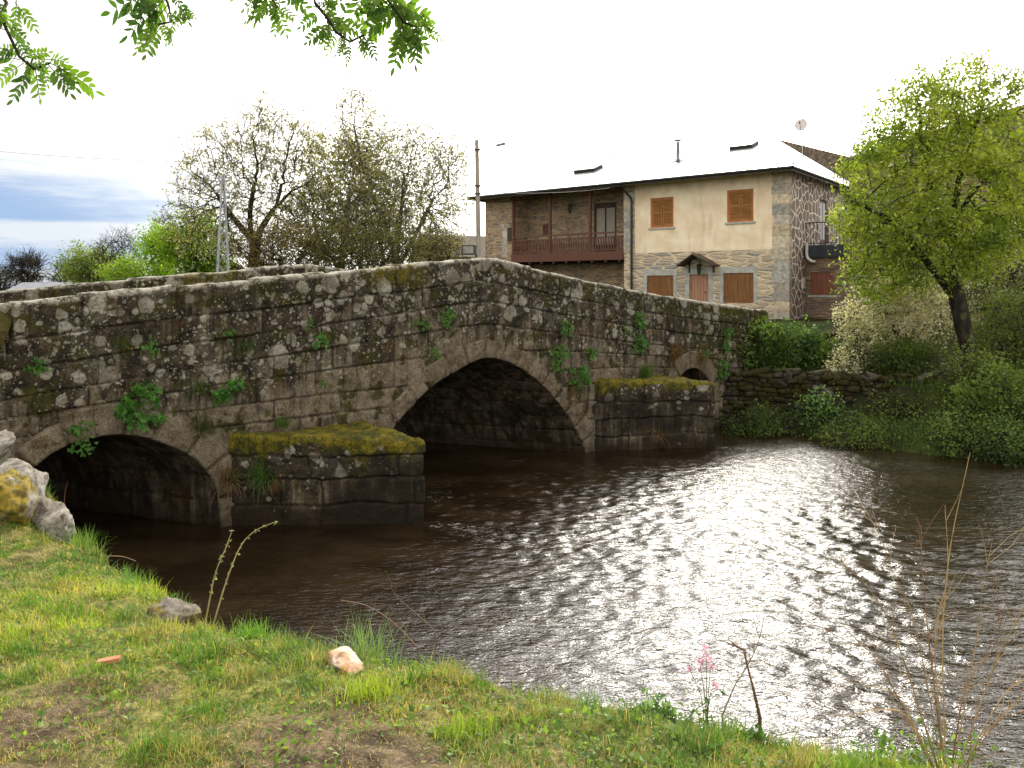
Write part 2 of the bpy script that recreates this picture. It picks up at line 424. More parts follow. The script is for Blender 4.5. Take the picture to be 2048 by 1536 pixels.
# ------------------------------------------------------------------ masonry relief
class Courses:
    def __init__(s, cb, lo, hi, lmin, lmax, seed, fixed=None):
        r = np.random.default_rng(seed); s.cb = np.array(cb, float); s.j = []; s.rnd = []
        for i in range(len(cb)-1):
            if fixed and i in fixed: a = list(fixed[i])
            else: a = [lo-r.uniform(0, lmax)]
            while a[-1] < hi+lmax: a.append(a[-1]+r.uniform(lmin, lmax))
            s.j.append(np.array(a)); s.rnd.append(r.random((len(a)+1, 4)))
    def eval(s, S, C, jw=.011, soft=.03, depth=.028, off=.016, wob=.012, seed=1):
        sh = S.shape; S = S.ravel(); C = C.ravel()
        S2 = S+(fbm(S*2.2, C*2.2, oct=3, seed=seed)-.5)*2.4*wob+(vn(S*9, C*9, seed=seed+3)-.5)*wob
        C2 = C+(fbm(S*1.6+40, C*1.6, oct=3, seed=seed+1)-.5)*3.0*wob+(vn(S*8+9, C*8, seed=seed+4)-.5)*wob
        ci = np.clip(np.searchsorted(s.cb, C2)-1, 0, len(s.cb)-2)
        dist = np.minimum(np.abs(C2-s.cb[ci]), np.abs(s.cb[ci+1]-C2))
        blk = np.zeros(len(S)); hh = np.zeros(len(S))
        for i in range(len(s.cb)-1):
            m = ci == i
            if not m.any(): continue
            j = s.j[i]; k = np.clip(np.searchsorted(j, S2[m]), 1, len(j)-1)
            dist[m] = np.minimum(dist[m], np.minimum(S2[m]-j[k-1], j[k]-S2[m]))
            R = s.rnd[i][k]; blk[m] = R[:, 0]
            u = (S2[m]-(j[k-1]+j[k])/2); v = (C2[m]-(s.cb[i]+s.cb[i+1])/2)
            hh[m] = (R[:, 1]-.5)*2*off+(R[:, 2]-.5)*.03*u+(R[:, 3]-.5)*.06*v
        jwv = jw*(.35+1.5*vn(S*1.3, C*1.3, seed=seed+9))
        j = 1-ss(jwv*.5, jwv*1.6, dist)
        h = hh-depth*(1-ss(0, soft, dist))+(fbm(S*5, C*5, oct=4, seed=seed+7)-.5)*.03+(vn(S*32, C*32, seed=seed+8)-.5)*.006
        return h.reshape(sh), blk.reshape(sh), j.reshape(sh)

TOPS = np.array([(-4.2,2.83),(-2.6,2.99),(-2.447,3.02),(-1.712,3.105),(-.616,3.222),(.342,3.303),(1.797,3.454),(2.765,3.555),(3.951,3.68),(4.38,3.72),(4.83,3.69),(6.043,3.497),(8.0,3.22),(9.81,2.993),(11.5,2.815),(13.62,2.63)])
def ztop(s): return np.interp(s, TOPS[:, 0], TOPS[:, 1])
ARCH = {
 'a': [(-2.62,-.4),(-2.61,.2),(-2.55,.6),(-2.4,.93),(-2.183,1.15),(-1.985,1.285),(-1.717,1.37),(-1.483,1.394),(-1.242,1.376),(-.992,1.307),(-.684,1.152),(-.414,.965),(-.214,.724),(-.115,.502),(-.07,.1),(-.07,-.4)],
 'b': [(2.13,-.4),(2.15,.02),(2.27,.34),(2.45,.69),(2.682,1.034),(3.029,1.337),(3.409,1.602),(3.805,1.777),(4.217,1.934),(4.569,1.981),(5.014,1.883),(5.48,1.655),(5.966,1.315),(6.369,.932),(6.678,.567),(6.898,.204),(7.0,-.03),(7.02,-.4)],
 'c': [(9.70,-.4),(9.70,.6),(9.80,1.0),(10.08,1.30),(10.442,1.40),(10.8,1.29),(11.08,1.0),(11.18,.6),(11.18,-.4)]}
BRIDGE = empty('stone_bridge', (A0[0], A0[1], 0), 'old humpbacked granite bridge with three arches over the river, spotted with pale lichen and moss', 'bridge')

def offset_poly(P, d):
    T = np.gradient(P, axis=0); T /= np.linalg.norm(T, axis=1)[:, None]
    N = np.stack([-T[:, 1], T[:, 0]], 1)
    return P+N*d, N          # with s increasing along the intrados, +N points out of the opening (up)

def spandrel(sgn, b0, s0, s1, step, zofs, cutd, seed):
    S = np.arange(s0, s1+1e-6, step); n = len(S)
    zt = ztop(S)+zofs
    r = .06; W = .40
    nf = int(4.0/step); fr = np.linspace(0, 1, nf)
    rows = []
    for f in fr: rows.append((0*S, -.35+f*(zt-r+.35), 1., 0.))
    for a in np.linspace(0, math.pi/2, 8)[1:]:
        rows.append((0*S-r*(1-math.cos(a)), zt-r+r*math.sin(a), math.cos(a), math.sin(a)))
    for o in np.linspace(-r, -W+r, max(4, int((W-2*r)/step)))[1:]:
        rows.append((0*S+o, zt+0, 0., 1.))
    for a in np.linspace(math.pi/2, math.pi, 8)[1:]:
        rows.append((0*S-W+r+r*math.cos(a), zt-r+r*math.sin(a), math.cos(a), math.sin(a)))
    for f in np.linspace(0, .95, int(.95/step))[1:]:
        rows.append((0*S-W, zt-r-f, -1., 0.))
    O = np.stack([q[0] for q in rows]); Z = np.stack([q[1] for q in rows])
    nn = np.array([q[2] for q in rows])[:, None]; nz = np.array([q[3] for q in rows])[:, None]
    SS = np.repeat(S[None], len(rows), 0)
    D = zt[None]-Z
    Dq = D+np.where(np.arange(len(rows))[:, None] >= nf+3, .0, 0.)
    ref = zt[None]*(1-ss(.9, 2.0, D))+3.45*ss(.9, 2.0, D)
    C = ref-Z
    cr = Courses([-.5,.42,.76,1.12,1.45,1.82,2.12,2.46,2.8,3.15,3.5,4.2], s0, s1, .42, 1.15, seed,
                 {0: [-4.6,-3.4,-2.447,-1.712,-.616,.42,1.5,2.7,3.5,4.45,5.6,6.3,7.4,8.8,9.7,11.2,12.4,13.0]})
    h, blk, jn = cr.eval(SS, C, seed=seed)
    px = A0[0]+SS*BD[0]+b0*BU[0]; py = A0[1]+SS*BD[1]+b0*BU[1]
    off = sgn*(O+h*nn)
    V = np.stack([px+BN[0]*off, py+BN[1]*off, Z+h*nz], -1).reshape(-1, 3)
    F = gridf(len(rows), n)
    cs = SS.ravel()[F].mean(1); cz = Z.ravel()[F].mean(1); front = (F[:, 0]//n) < nf
    kill = np.zeros(len(F), bool)
    for k, P in ARCH.items():
        I, _ = crom(P, .03); Of, _ = offset_poly(I, cutd)
        kill |= front & inpoly(cs, cz, [tuple(q) for q in Of]+[(Of[-1][0], -1), (Of[0][0], -1)])
    F = F[~kill]
    if sgn > 0: F = F
    else: F = F[:, ::-1]
    moss = .13+.10*ss(.5, .1, D)+.12*ss(9, 12, SS)*0+.18*ss(9, 12, SS)+.25*(ss(2.0, 2.4, SS)*ss(3.5, 3.0, SS))*ss(.5, .2, D)
    moss = moss*np.where(nz > .5, 1.2, 1)
    dt = np.where(np.arange(len(rows))[:, None] >= nf+7, np.minimum(D, .02)+np.where(nn < -.5, D, 0), D)
    end = []
    o = mk('spandrel_wall', V, [F], M_BRIDGE, BRIDGE, smooth=True, attrs={'blk': blk.ravel(), 'jnt': jn.ravel(), 'dtop': dt.ravel(), 'moss': moss.ravel(), 'shade': np.zeros(V.shape[0])})
    return o
spandrel(1, 0.0, -4.2, 13.62, .0155, 0, .05, 11)
spandrel(-1, BL, -4.2, 13.62, .035, -.09, .0, 12)

def arch_parts(key, seed):
    I, a = crom(ARCH[key], .02); _, N = offset_poly(I, 0)
    r = np.random.default_rng(seed); L = a[-1]
    # voussoirs
    cuts = [0.0]
    while cuts[-1] < L: cuts.append(cuts[-1]+r.uniform(.30, .50))
    cuts = np.array(cuts); k = np.searchsorted(cuts, a, 'right'); thick = r.uniform(.29, .42, len(cuts)+2)[k]
    dist = np.minimum(np.abs(a-cuts[np.clip(k-1, 0, None)]), np.abs(cuts[np.clip(k, 0, len(cuts)-1)]-a))
    rr = np.concatenate([[-.0], np.linspace(0.012, 1, 24), [1.0]])
    R = rr[:, None]*thick[None]
    edge = np.minimum(R, thick[None]-R); dd = np.minimum(dist[None]+0*R, np.maximum(thick[None]-R, 0))
    rnd = r.random((len(cuts)+2, 3))[k]
    S = I[None, :, 0]+N[None, :, 0]*R; Z = I[None, :, 1]+N[None, :, 1]*R
    h = .026+(rnd[None, :, 0]-.5)*.036-.042*(1-ss(0, .04, dd))+(fbm(S*6, Z*6, oct=4, seed=seed)-.5)*.025-.012*(1-ss(0, .03, R))
    h[0] = -.02; h[-1] = -.07
    x = A0[0]+S*BD[0]+BN[0]*h; y = A0[1]+S*BD[1]+BN[1]*h
    V = np.stack([x, y, Z], -1).reshape(-1, 3); F = gridf(len(rr), len(a))[:, ::-1]
    jn = 1-ss(.008, .026, dd); D = ztop(S)-Z
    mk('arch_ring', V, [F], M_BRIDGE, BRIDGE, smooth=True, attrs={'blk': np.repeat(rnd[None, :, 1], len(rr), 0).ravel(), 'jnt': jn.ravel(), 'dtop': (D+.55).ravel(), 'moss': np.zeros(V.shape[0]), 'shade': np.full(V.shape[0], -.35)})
    # vault; its stone colour is darkened to imitate the shade inside
    I, a = crom(ARCH[key], .03); _, N = offset_poly(I, 0)
    b = np.arange(0, BL+.02, .035)
    cr = Courses(list(np.arange(0, L+.6, .36)), 0, BL, .45, 1.1, seed+5)
    Bg, Ag = np.meshgrid(b, a)
    h, blk, jn = cr.eval(Bg, Ag, seed=seed+6, depth=.025)
    S = I[:, 0][:, None]-N[:, 0][:, None]*h; Z = I[:, 1][:, None]-N[:, 1][:, None]*h
    x = A0[0]+S*BD[0]+Bg*BU[0]; y = A0[1]+S*BD[1]+Bg*BU[1]
    V = np.stack([x, y, Z], -1).reshape(-1, 3)
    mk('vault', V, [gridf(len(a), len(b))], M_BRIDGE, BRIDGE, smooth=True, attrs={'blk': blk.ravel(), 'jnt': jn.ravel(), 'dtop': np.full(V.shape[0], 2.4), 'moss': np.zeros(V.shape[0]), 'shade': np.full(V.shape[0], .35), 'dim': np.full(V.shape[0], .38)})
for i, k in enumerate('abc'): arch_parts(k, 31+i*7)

# deck between the parapets
def deck():
    S = np.arange(-4.2, 13.7, .3); b = np.linspace(.3, BL-.3, 8)
    Sg, Bg = np.meshgrid(S, b); z = ztop(Sg)-.92
    p = np.stack([A0[0]+Sg*BD[0]+Bg*BU[0], A0[1]+Sg*BD[1]+Bg*BU[1], z], -1).reshape(-1, 3)
    mk('deck', p, [gridf(len(b), len(S))], simple('cobbled_deck', (.16, .14, .12), .9, .4, 9), BRIDGE)
deck()

def cutwater(P0, P1, P2, zt0, zt1, seed, rc=.09):
    P0, P1, P2 = [np.array(p, float) for p in (P0, P1, P2)]
    d1 = (P1-P0)/np.linalg.norm(P1-P0); d2 = (P2-P1)/np.linalg.norm(P2-P1)
    c1 = P1-d1*rc*1.5; c2 = P1+d2*rc*1.5
    t = np.linspace(0, 1, 9)[1:-1, None]
    arc = (1-t)**2*c1+2*t*(1-t)*P1+t*t*c2
    pl = np.vstack([P0[None], P0+(c1-P0)*.5, c1[None], arc, c2[None], c2+(P2-c2)*.5, P2[None]])
    Lc = np.concatenate([[0], np.cumsum(np.linalg.norm(np.diff(pl, axis=0), axis=1))])
    a = np.arange(0, Lc[-1], .0165); path = np.stack([np.interp(a, Lc, pl[:, 0]), np.interp(a, Lc, pl[:, 1])], 1)
    T = np.gradient(path, axis=0); T /= np.linalg.norm(T, axis=1)[:, None]
    for _ in range(6): T[1:-1] = (T[:-2]+T[1:-1]*2+T[2:])/4
    T /= np.linalg.norm(T, axis=1)[:, None]
    N = np.stack([T[:, 1], -T[:, 0]], 1)
    f = a/a[-1]; fn = np.clip(np.linalg.norm(path-P0, axis=1)/np.linalg.norm(P1-P0), 0, 1)
    tgt = P0+(P2-P0)*f[:, None]
    zt = zt0+(zt1-zt0)*fn; zt = zt+(fbm(a*1.5, a*0, oct=3, seed=seed)-.5)*.05
    r = .07
    nW = 95; rows = []
    for q in np.linspace(0, 1, nW): rows.append((path, -.35+q*(zt-r+.35), np.ones_like(a), 0*a, np.zeros_like(a)))
    for th in np.linspace(0, math.pi/2, 7)[1:]: rows.append((path-N*r*(1-math.cos(th)), zt-r+r*math.sin(th), np.full_like(a, math.cos(th)), np.full_like(a, math.sin(th)), np.full_like(a, .3)))
    pin = path-N*r
    for kq in np.linspace(0, 1, 60)[1:]:
        q = pin+(tgt-pin)*kq
        rows.append((q, zt*(1-kq)+(zt0-.07)*kq+.022*math.sin(math.pi*min(kq*1.2, 1)), 0*a, np.ones_like(a), np.full_like(a, 1.)))
    P = np.stack([q[0] for q in rows]); Z = np.stack([q[1] for q in rows]); nn = np.stack([q[2] for q in rows]); nz = np.stack([q[3] for q in rows]); cap = np.stack([q[4] for q in rows])
    cr = Courses([-.6, -.05, .27, .62, .93, 2], 0, a[-1], .5, 1.3, seed)
    Ag = np.repeat(a[None], len(rows), 0)
    h, blk, jn = cr.eval(Ag, Z, seed=seed, depth=.026, off=.024, wob=.03)
    mb = fbm(P[..., 0]*4, P[..., 1]*4, oct=4, seed=seed+2)
    h = np.where(cap > .9, (mb-.4)*.10, h); jn = np.where(cap > .2, 0, jn)
    h = h+np.where((cap < .9), ss(.26, .02, zt[None]-Z)*(fbm(Ag*5, Z*4, oct=3, seed=seed+4)-.45)*.09, 0)
    V = np.stack([P[..., 0]+N[None, :, 0]*h*nn, P[..., 1]+N[None, :, 1]*h*nn, Z+h*nz], -1).reshape(-1, 3)
    rim = np.clip(zt[None]-Z, 0, 2)
    nose = np.exp(-((a-np.linalg.norm(P1-P0))/.22)**2)[None]
    moss = np.where(cap > .2, .95-.4*nose, (.75*ss(.42, .02, rim+(fbm(Ag*2.2, Ag*0, oct=3, seed=seed+8)-.5)*.7))*(1-.6*nose))
    dt = np.where(cap > .2, 1.0, rim+1.0)
    F = gridf(len(rows), len(a))
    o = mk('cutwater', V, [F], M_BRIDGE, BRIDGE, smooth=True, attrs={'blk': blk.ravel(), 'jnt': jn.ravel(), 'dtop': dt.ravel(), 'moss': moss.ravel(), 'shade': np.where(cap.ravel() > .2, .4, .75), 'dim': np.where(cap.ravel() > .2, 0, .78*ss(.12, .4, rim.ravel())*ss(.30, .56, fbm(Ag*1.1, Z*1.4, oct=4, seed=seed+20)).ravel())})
    # fuzzy moss cushion on the cap
    return path, pin, tgt, zt, zt0
CW1 = cutwater((-3.80, 10.42), (-1.14, 10.47), (-2.25, 11.78), 1.24, 1.125, 51)
CW2 = cutwater((1.56, 15.13), (4.13, 15.58), (3.25, 16.6), 1.40, 1.29, 57)
cutwater(bp(9.4, BL), bp(7.35, BL)+BU*1.9, bp(7.03, BL), 1.2, 1.15, 61)
cutwater(bp(2.1, BL), bp(.2, BL)+BU*1.9, bp(-.05, BL), 1.2, 1.15, 63)

# ------------------------------------------------------------------ house
HC = np.array([10.37, 29.0]); HX = np.array([.784, -.62]); HX /= np.linalg.norm(HX); HY = np.array([-HX[1], HX[0]])
HROT = math.atan2(HX[1], HX[0])
def h2w(x, y, z): p = HC+HX*x+HY*y; return np.array([p[0], p[1], z])
def hx_at(px, y=0.0):
    """facade coordinate where the vertical plane at depth y is met in column px"""
    r = (px-1024)/FPX; o = HC+HY*y
    return (r*o[1]-o[0])/(HX[0]-r*HX[1])
def hz_at(px, py, y=0.0):
    x = hx_at(px, y); Y = HC[1]+HX[1]*x+HY[1]*y
    return EYE+(HZ-py)*Y/FPX

def rubble_mat(name, cols, mortar, sx, sz, edge=.05, mort_w=.9, rough=.9, rand=1.0):
    t = NT(name); o = t.sep(t.objc())
    u = t.math('ADD', o[0], o[1]); v = t.comb(t.math('MULTIPLY', u, sx), t.math('MULTIPLY', o[2], sz), 0.0)
    w = t.n('ShaderNodeTexNoise', {'Vector': v, 'Scale': 1.4, 'Detail': 3}).outputs['Color']
    vv = t.n('ShaderNodeVectorMath', {0: v, 1: t.scale(w, .45, .45, 0)}, operation='ADD').outputs[0]
    vd = t.n('ShaderNodeTexVoronoi', {'Vector': vv, 'Scale': 1.0, 'Randomness': rand}, feature='DISTANCE_TO_EDGE', voronoi_dimensions='2D').outputs['Distance']
    vc = t.n('ShaderNodeTexVoronoi', {'Vector': vv, 'Scale': 1.0, 'Randomness': rand}, feature='F1', voronoi_dimensions='2D').outputs['Color']
    s = t.sep(vc)
    n = t.noise(t.objc(), 14, 4, .65)
    c = t.mix(s[0], cols[0], cols[1]); c = t.mix(t.math('MULTIPLY', t.ramp(s[1], .5, .9), .9), c, cols[2])
    c = t.mix(.5, c, t.mix(t.ramp(n, .3, .7), (.5, .5, .5), (1.4, 1.4, 1.4)), 'MULTIPLY')
    e = t.math('SUBTRACT', 1.0, t.ramp(t.math('ADD', vd, t.math('MULTIPLY', t.math('SUBTRACT', n, .5), .06)), edge*.5, edge*1.4))
    c = t.mix(t.math('MULTIPLY', e, mort_w), c, mortar)
    # broad darker blotches at random
    big = t.ramp(t.noise(t.objc(), .8, 4), .4, .7)
    c = t.mix(t.math('MULTIPLY', big, .22), c, tuple(x*.5 for x in cols[0]))
    hgt = t.math('SUBTRACT', t.ramp(vd, 0, edge*2.5), t.math('MULTIPLY', n, -.3))
    return t.out(c, rough, t.bump(hgt, .7, .035), .2)
M_STONE = rubble_mat('warm_rubble', ((.38, .33, .26), (.66, .54, .38), (.30, .30, .28)), (.74, .58, .39), 1.35, 6.6, .10, .85)
M_SCHIST = rubble_mat('brown_schist', ((.15, .105, .075), (.36, .26, .18), (.24, .2, .17)), (.22, .16, .11), 2.4, 11.0, .12, .5)
M_GALL = rubble_mat('gallery_rubble', ((.24, .17, .115), (.50, .37, .24), (.2, .17, .145)), (.48, .35, .22), 2.6, 9.0, .11, .75)
M_CRAZY = rubble_mat('white_jointed_stone', ((.22, .175, .145), (.36, .285, .23), (.27, .235, .2)), (.95, .88, .8), 2.5, 2.7, .075, 1.0, .9)
M_QUOIN = simple('grey_quoin_stone', (.40, .36, .30), .9, .4, 3.2, bump=.5)
def tinted_stone():
    t = NT('tinted_quoin'); p = t.objc(); n = t.noise(p, 7, 6, .65)
    c = t.mix(.75, t.attr('tint', 'Color'), t.mix(t.ramp(n, .3, .7), (.5, .5, .5), (1.35, 1.33, 1.28)), 'MULTIPLY')
    return t.out(c, .9, t.bump(t.noise(p, 22, 5), .5, .02), .2)
M_QB = tinted_stone()
def qcols(nb, r):
    b = np.array([(.50, .44, .35), (.40, .38, .34), (.56, .47, .34), (.44, .40, .34)])[r.integers(0, 4, nb)]; return np.repeat(b*r.uniform(.8, 1.2, (nb, 1)), 8, 0)
M_LINTEL = simple('blue_grey_lintel_stone', (.42, .42, .38), .9, .2, 4, bump=.3)
def plaster_mat():
    t = NT('ochre_plaster'); p = t.objc()
    n = t.noise(p, 1.5, 6, .6); st = t.noise(t.scale(p, 3, 3, .5), 1.2, 4)
    c = t.mix(t.ramp(n, .32, .68), (.78, .61, .41), (.93, .80, .60))
    c = t.mix(t.math('MULTIPLY', t.ramp(st, .5, .75), .35), c, (.5, .37, .22))
    return t.out(c, .95, t.bump(t.noise(p, 24, 4), .25, .01), .15)
M_PLASTER = plaster_mat()
def wood_mat(name, c1, c2, board=0.0, axis=0):
    t = NT(name); p = t.objc(); o = t.sep(p)
    v = t.scale(p, 14, 14, 1.2) if axis == 0 else t.scale(p, 1.2, 1.2, 14)
    c = t.mix(t.ramp(t.noise(v, 1.5, 5, .6), .3, .7), c1, c2)
    h = t.noise(v, 3, 3)
    if board:
        fr = t.math('FRACT', t.math('DIVIDE', t.math('ADD', o[0], o[1]), board)) if axis == 0 else t.math('FRACT', t.math('DIVIDE', o[2], board))
        g = t.ramp(t.math('ABSOLUTE', t.math('SUBTRACT', fr, .5)), .40, .49)
        c = t.mix(t.math('MULTIPLY', g, .75), c, tuple(x*.25 for x in c1)); h = t.math('SUBTRACT', h, t.math('MULTIPLY', g, 2))
    return t.out(c, .55, t.bump(h, .35, .01), .35)
M_SHUT = wood_mat('honey_wood', (.16, .065, .018), (.27, .12, .035), .105)
M_LOUV = wood_mat('louvred_wood', (.26, .105, .028), (.42, .19, .052), .055, 1)
M_FRAME = wood_mat('window_frame_wood', (.36, .125, .025), (.52, .21, .05))
M_DOOR = wood_mat('red_brown_door_wood', (.34, .17, .10), (.46, .25, .16), .13)
M_RED = wood_mat('oxblood_balcony_wood', (.085, .031, .020), (.155, .060, .037))
M_EAVE = wood_mat('dark_eave_wood', (.022, .014, .009), (.06, .036, .02))
M_DARKM = simple('dark_green_gutter_metal', (.012, .018, .016), .45, .2, 6, .5)
M_IRON = simple('black_iron', (.012, .012, .014), .5, .2, 6, .5)
M_WHITE = simple('white_plastic', (.72, .70, .66), .5, .1, 3)
M_GLASS = simple('dark_pane', (.015, .017, .018), .08, .2, 3, .6)
M_CURT = simple('grey_curtain', (.34, .30, .25), .9, .3, 8, stretch=(10, 10, .4))
def slate_mat(name, c, rough, spec, scale=3.2, v=.35, wet=False):
    t = NT(name); p = t.objc()
    b = t.n('ShaderNodeTexBrick', {'Vector': p, 'Scale': scale, 'Color1': (*[x*(1-v) for x in c], 1), 'Color2': (*[x*(1+v) for x in c], 1), 'Mortar': (*[x*.4 for x in c], 1), 'Mortar Size': .012, 'Brick Width': .8, 'Row Height': .55})
    n = t.noise(p, 2.2, 5)
    cc = t.mix(t.math('MULTIPLY', t.ramp(n, .45, .7), .5), b.outputs[0], tuple(x*1.3 for x in (c[0], c[1]*.95, c[2]*.7)))
    return t.out(cc, rough, t.bump(t.math('ADD', b.outputs['Fac'], t.noise(p, 12, 3)), .2, .015), spec)
M_SLATE = slate_mat('shiny_wet_slate', (.30, .31, .33), .26, 1.0, v=.3)
M_SLATED = slate_mat('weathered_brown_slate', (.10, .078, .055), .8, .2)

def wallq(fm, u0, u1, z0, z1, ops, rev=.16):
    """wall rectangle with real openings; fm maps (u, z, depth) to local xyz"""
    us = sorted({u0, u1, *[o[0] for o in ops], *[o[1] for o in ops]}); zs = sorted({z0, z1, *[o[2] for o in ops], *[o[3] for o in ops]})
    b = MB()
    for i in range(len(us)-1):
        for j in range(len(zs)-1):
            cu, cz = (us[i]+us[i+1])/2, (zs[j]+zs[j+1])/2
            if any(o[0] < cu < o[1] and o[2] < cz < o[3] for o in ops): continue
            b.add([fm(us[i], zs[j], 0), fm(us[i+1], zs[j], 0), fm(us[i+1], zs[j+1], 0), fm(us[i], zs[j+1], 0)], [[0, 1, 2, 3]])
    for a0, a1, c0, c1 in [o[:4] for o in ops]:
        for (p, q) in (((a0, c0), (a0, c1)), ((a0, c1), (a1, c1)), ((a1, c1), (a1, c0)), ((a1, c0), (a0, c0))):
            b.add([fm(*p, 0), fm(*q, 0), fm(*q, rev), fm(*p, rev)], [[0, 1, 2, 3]])
    return b
front = lambda y0: (lambda u, z, d: (u, y0+d, z))
side = lambda x0: (lambda u, z, d: (x0-d, u, z))

def house():
    H = empty('stone_house', (HC[0], HC[1], 0), 'two-storey house of ochre plaster over stone with slate roof and red wooden balcony', 'house', rotz=HROT)
    zb = 1.6; zp = 4.66; ze = 7.62
    zt = ze+.33
    # openings (facade x)
    def op(pa, pb, ya, yb, y=0.0):
        xa, xb = hx_at(pa, y), hx_at(pb, y); pm = (pa+pb)/2
        return [xa, xb, hz_at(pm, yb, y), hz_at(pm, ya, y)]
    up = [op(1301, 1347, 395, 455), op(1454, 1507, 379, 444)]
    lo = [op(1294, 1347, 551, 600), op(1447, 1507, 546, 606)]
    dr = op(1379, 1417, 549, 640); dr[2] = 2.02
    xl, xq, xr = hx_at(1248), hx_at(1270), 0.0
    wallq(front(0), xl, 0, zb, zp, lo+[dr], .14).build('lower_wall', M_STONE, H, True)
    wallq(front(0), xq, -.62, zp, zt, up, .14).build('plaster_wall', M_PLASTER, H, True)
    wallq(front(0), xl, xq, zp, zt, []).build('pier_wall', M_STONE, H, True)
    xe = -14.9; xg = hx_at(1027)
    gz = op(1016, 1027, 455, 482)
    wallq(front(0), xe, xg-.02, zb, zt, []).build('gallery_wall', M_GALL, H, True)
    wallq(side(xg-.02), 0, 1.2, zb, zt, []).build('gallery_wall', M_GALL, H, True)
    gd = op(1188, 1233, 405, 505, 1.2); gd[2] = 4.66; gw = op(1086, 1100, 449, 471, 1.2)
    wallq(front(1.2), xg-.02, xl, 4.65, zt, [gd, gw], .14).build('gallery_wall', M_GALL, H, True)
    wallq(front(1.2), xg-.02, xl, zb, 4.45, []).build('undercroft_wall', M_GALL, H, True)
    wallq(side(-14.9), 0, 9, zb, zt, []).build('end_wall', M_GALL, H, True)
    # right hand side wall
    kd = [3.75, 4.85, 4.9, 6.85]
    wallq(side(0), 0, 9, zb, zt, [kd], .14).build('side_wall', M_CRAZY, H, True)
    b = MB().box(-14.9, 0, 8.9, 9, zb, zt); b.build('rear_wall', M_GALL, H, True)
    # quoins wrap the corner, alternating long and short
    b = MB(); z = zb; r = np.random.default_rng(3); k = 0
    while z < ze-.05:
        hh = min(r.uniform(.30, .46), ze+.1-z); a, c = ((.66, .34) if k % 2 else (.58, .44)); a *= r.uniform(.95, 1.02); c *= r.uniform(.5, .75)
        b.box(-a, .014, -.014, c, z+.014, z+hh-.014); z += hh; k += 1
    b.build('quoins', M_QB, H, True, cols=qcols(len(b.V), r))
    MB().box(-.64, -.001, -.004, .05, zp, ze+.1).build('quoin_mortar', simple('warm_mortar', (.62, .48, .33), .95), H, True)
    b = MB(); z = zp; k = 0
    while z < ze-.05:
        hh = min(r.uniform(.28, .42), ze+.1-z); a = .50 if k % 2 else .40
        b.box(xl-.012, xl+a, -.012, .3, z+.008, z+hh-.008); z += hh; k += 1
    b.build('quoins', M_QB, H, True, cols=qcols(len(b.V), r))
    # upper windows: frame, two louvred shutters, sill
    for o in up:
        f = MB(); x0, x1, z0, z1 = o; t = .065
        f.box(x0+.002, x0+t, .05, .13, z0+.002, z1-.002); f.box(x1-t, x1-.002, .05, .13, z0+.002, z1-.002); f.box(x0+t, x1-t, .05, .13, z1-t, z1-.002); f.box(x0+t, x1-t, .05, .13, z0+.002, z0+t)
        w = f.build('window', M_FRAME, H, True); xm = (x0+x1)/2; zm = (z0+z1)/2
        for a, c in ((x0+t, xm-.004), (xm+.004, x1-t)):
            s = MB()
            s.box(a+.004, a+.06, .062, .10, z0+t+.004, z1-t-.004); s.box(c-.06, c-.004, .062, .10, z0+t+.004, z1-t-.004)
            for za, zc in ((z0+t+.004, z0+t+.07), (zm-.04, zm+.04), (z1-t-.07, z1-t-.004)): s.box(a+.06, c-.06, .062, .10, za, zc)
            for q0, q1 in ((z0+t+.07, zm-.04), (zm+.04, z1-t-.07)):
                n = 9; st = (q1-q0)/n
                for i in range(n):
                    zc = q0+st*(i+.5); s.obox(((a+c)/2, .082, zc), ((c-a)/2-.06, 0, 0), (0, .016, .012), (0, -.004, st*.32))
            s.build('shutter', M_SHUT if False else M_LOUV, w, True)
        sl = MB().box(x0-.07, x1+.07, -.06, .05, z0-.07, z0-.002).build('sill', M_LINTEL, w, True)
        pn = MB().box(x0+.004, x1-.004, .134, .139, z0+.004, z1-.004).build('pane', M_GLASS, w, True)
    for o in lo:
        x0, x1, z0, z1 = o
        w = MB().box(x0+.003, x1-.003, .06, .10, z0+.003, z1-.003).build('window', M_FRAME, H, True)
        xm = (x0+x1)/2
        for a, c in ((x0+.01, xm-.004), (xm+.004, x1-.01)):
            s = MB().box(a, c, .02, .058, z0+.01, z1-.01).build('shutter', M_SHUT, w, True)
        for zz in (z0+.2, z1-.2):
            for xx in (x0+.02, x1-.14): MB().box(xx, xx+.12, .012, .019, zz, zz+.025).build('hinge', M_IRON, w, True)
        MB().box(x0-.16, x1+.16, -.018, .2, z1+.003, z1+.24).build('lintel', M_LINTEL, w, True)
        j = MB(); j.box(x0-.15, x0-.003, -.016, .16, z0, z1); j.build('jamb', M_LINTEL, w, True)
        j = MB(); j.box(x1+.003, x1+.15, -.016, .16, z0, z1); j.build('jamb', M_LINTEL, w, True)
    x0, x1, z0, z1 = dr
    D = MB().box(x0+.004, x1-.004, .06, .11, z0, z1-.004).build('door', M_DOOR, H, True)
    MB().box(x0-.22, x1+.22, -.02, .2, z1+.003, z1+.27).build('lintel', M_LINTEL, D, True)
    for a, c in ((x0-.18, x0-.003), (x1+.003, x1+.18)): MB().box(a, c, -.017, .16, z0, z1).build('jamb', M_LINTEL, D, True)
    MB().tube([(x1-.12, .05, z0+1.0), (x1-.12, .01, z0+1.0), (x1-.2, .01, z0+1.0)], .012).build('handle', M_IRON, D, True)
    # door canopy: two little slate slopes on brackets, lantern below
    ca, cb, cm = hx_at(1357, -.5), hx_at(1429, -.5), hx_at(1389, -.5)
    zc, zl = hz_at(1389, 507, -.5), hz_at(1389, 530, -.5)
    c = MB()
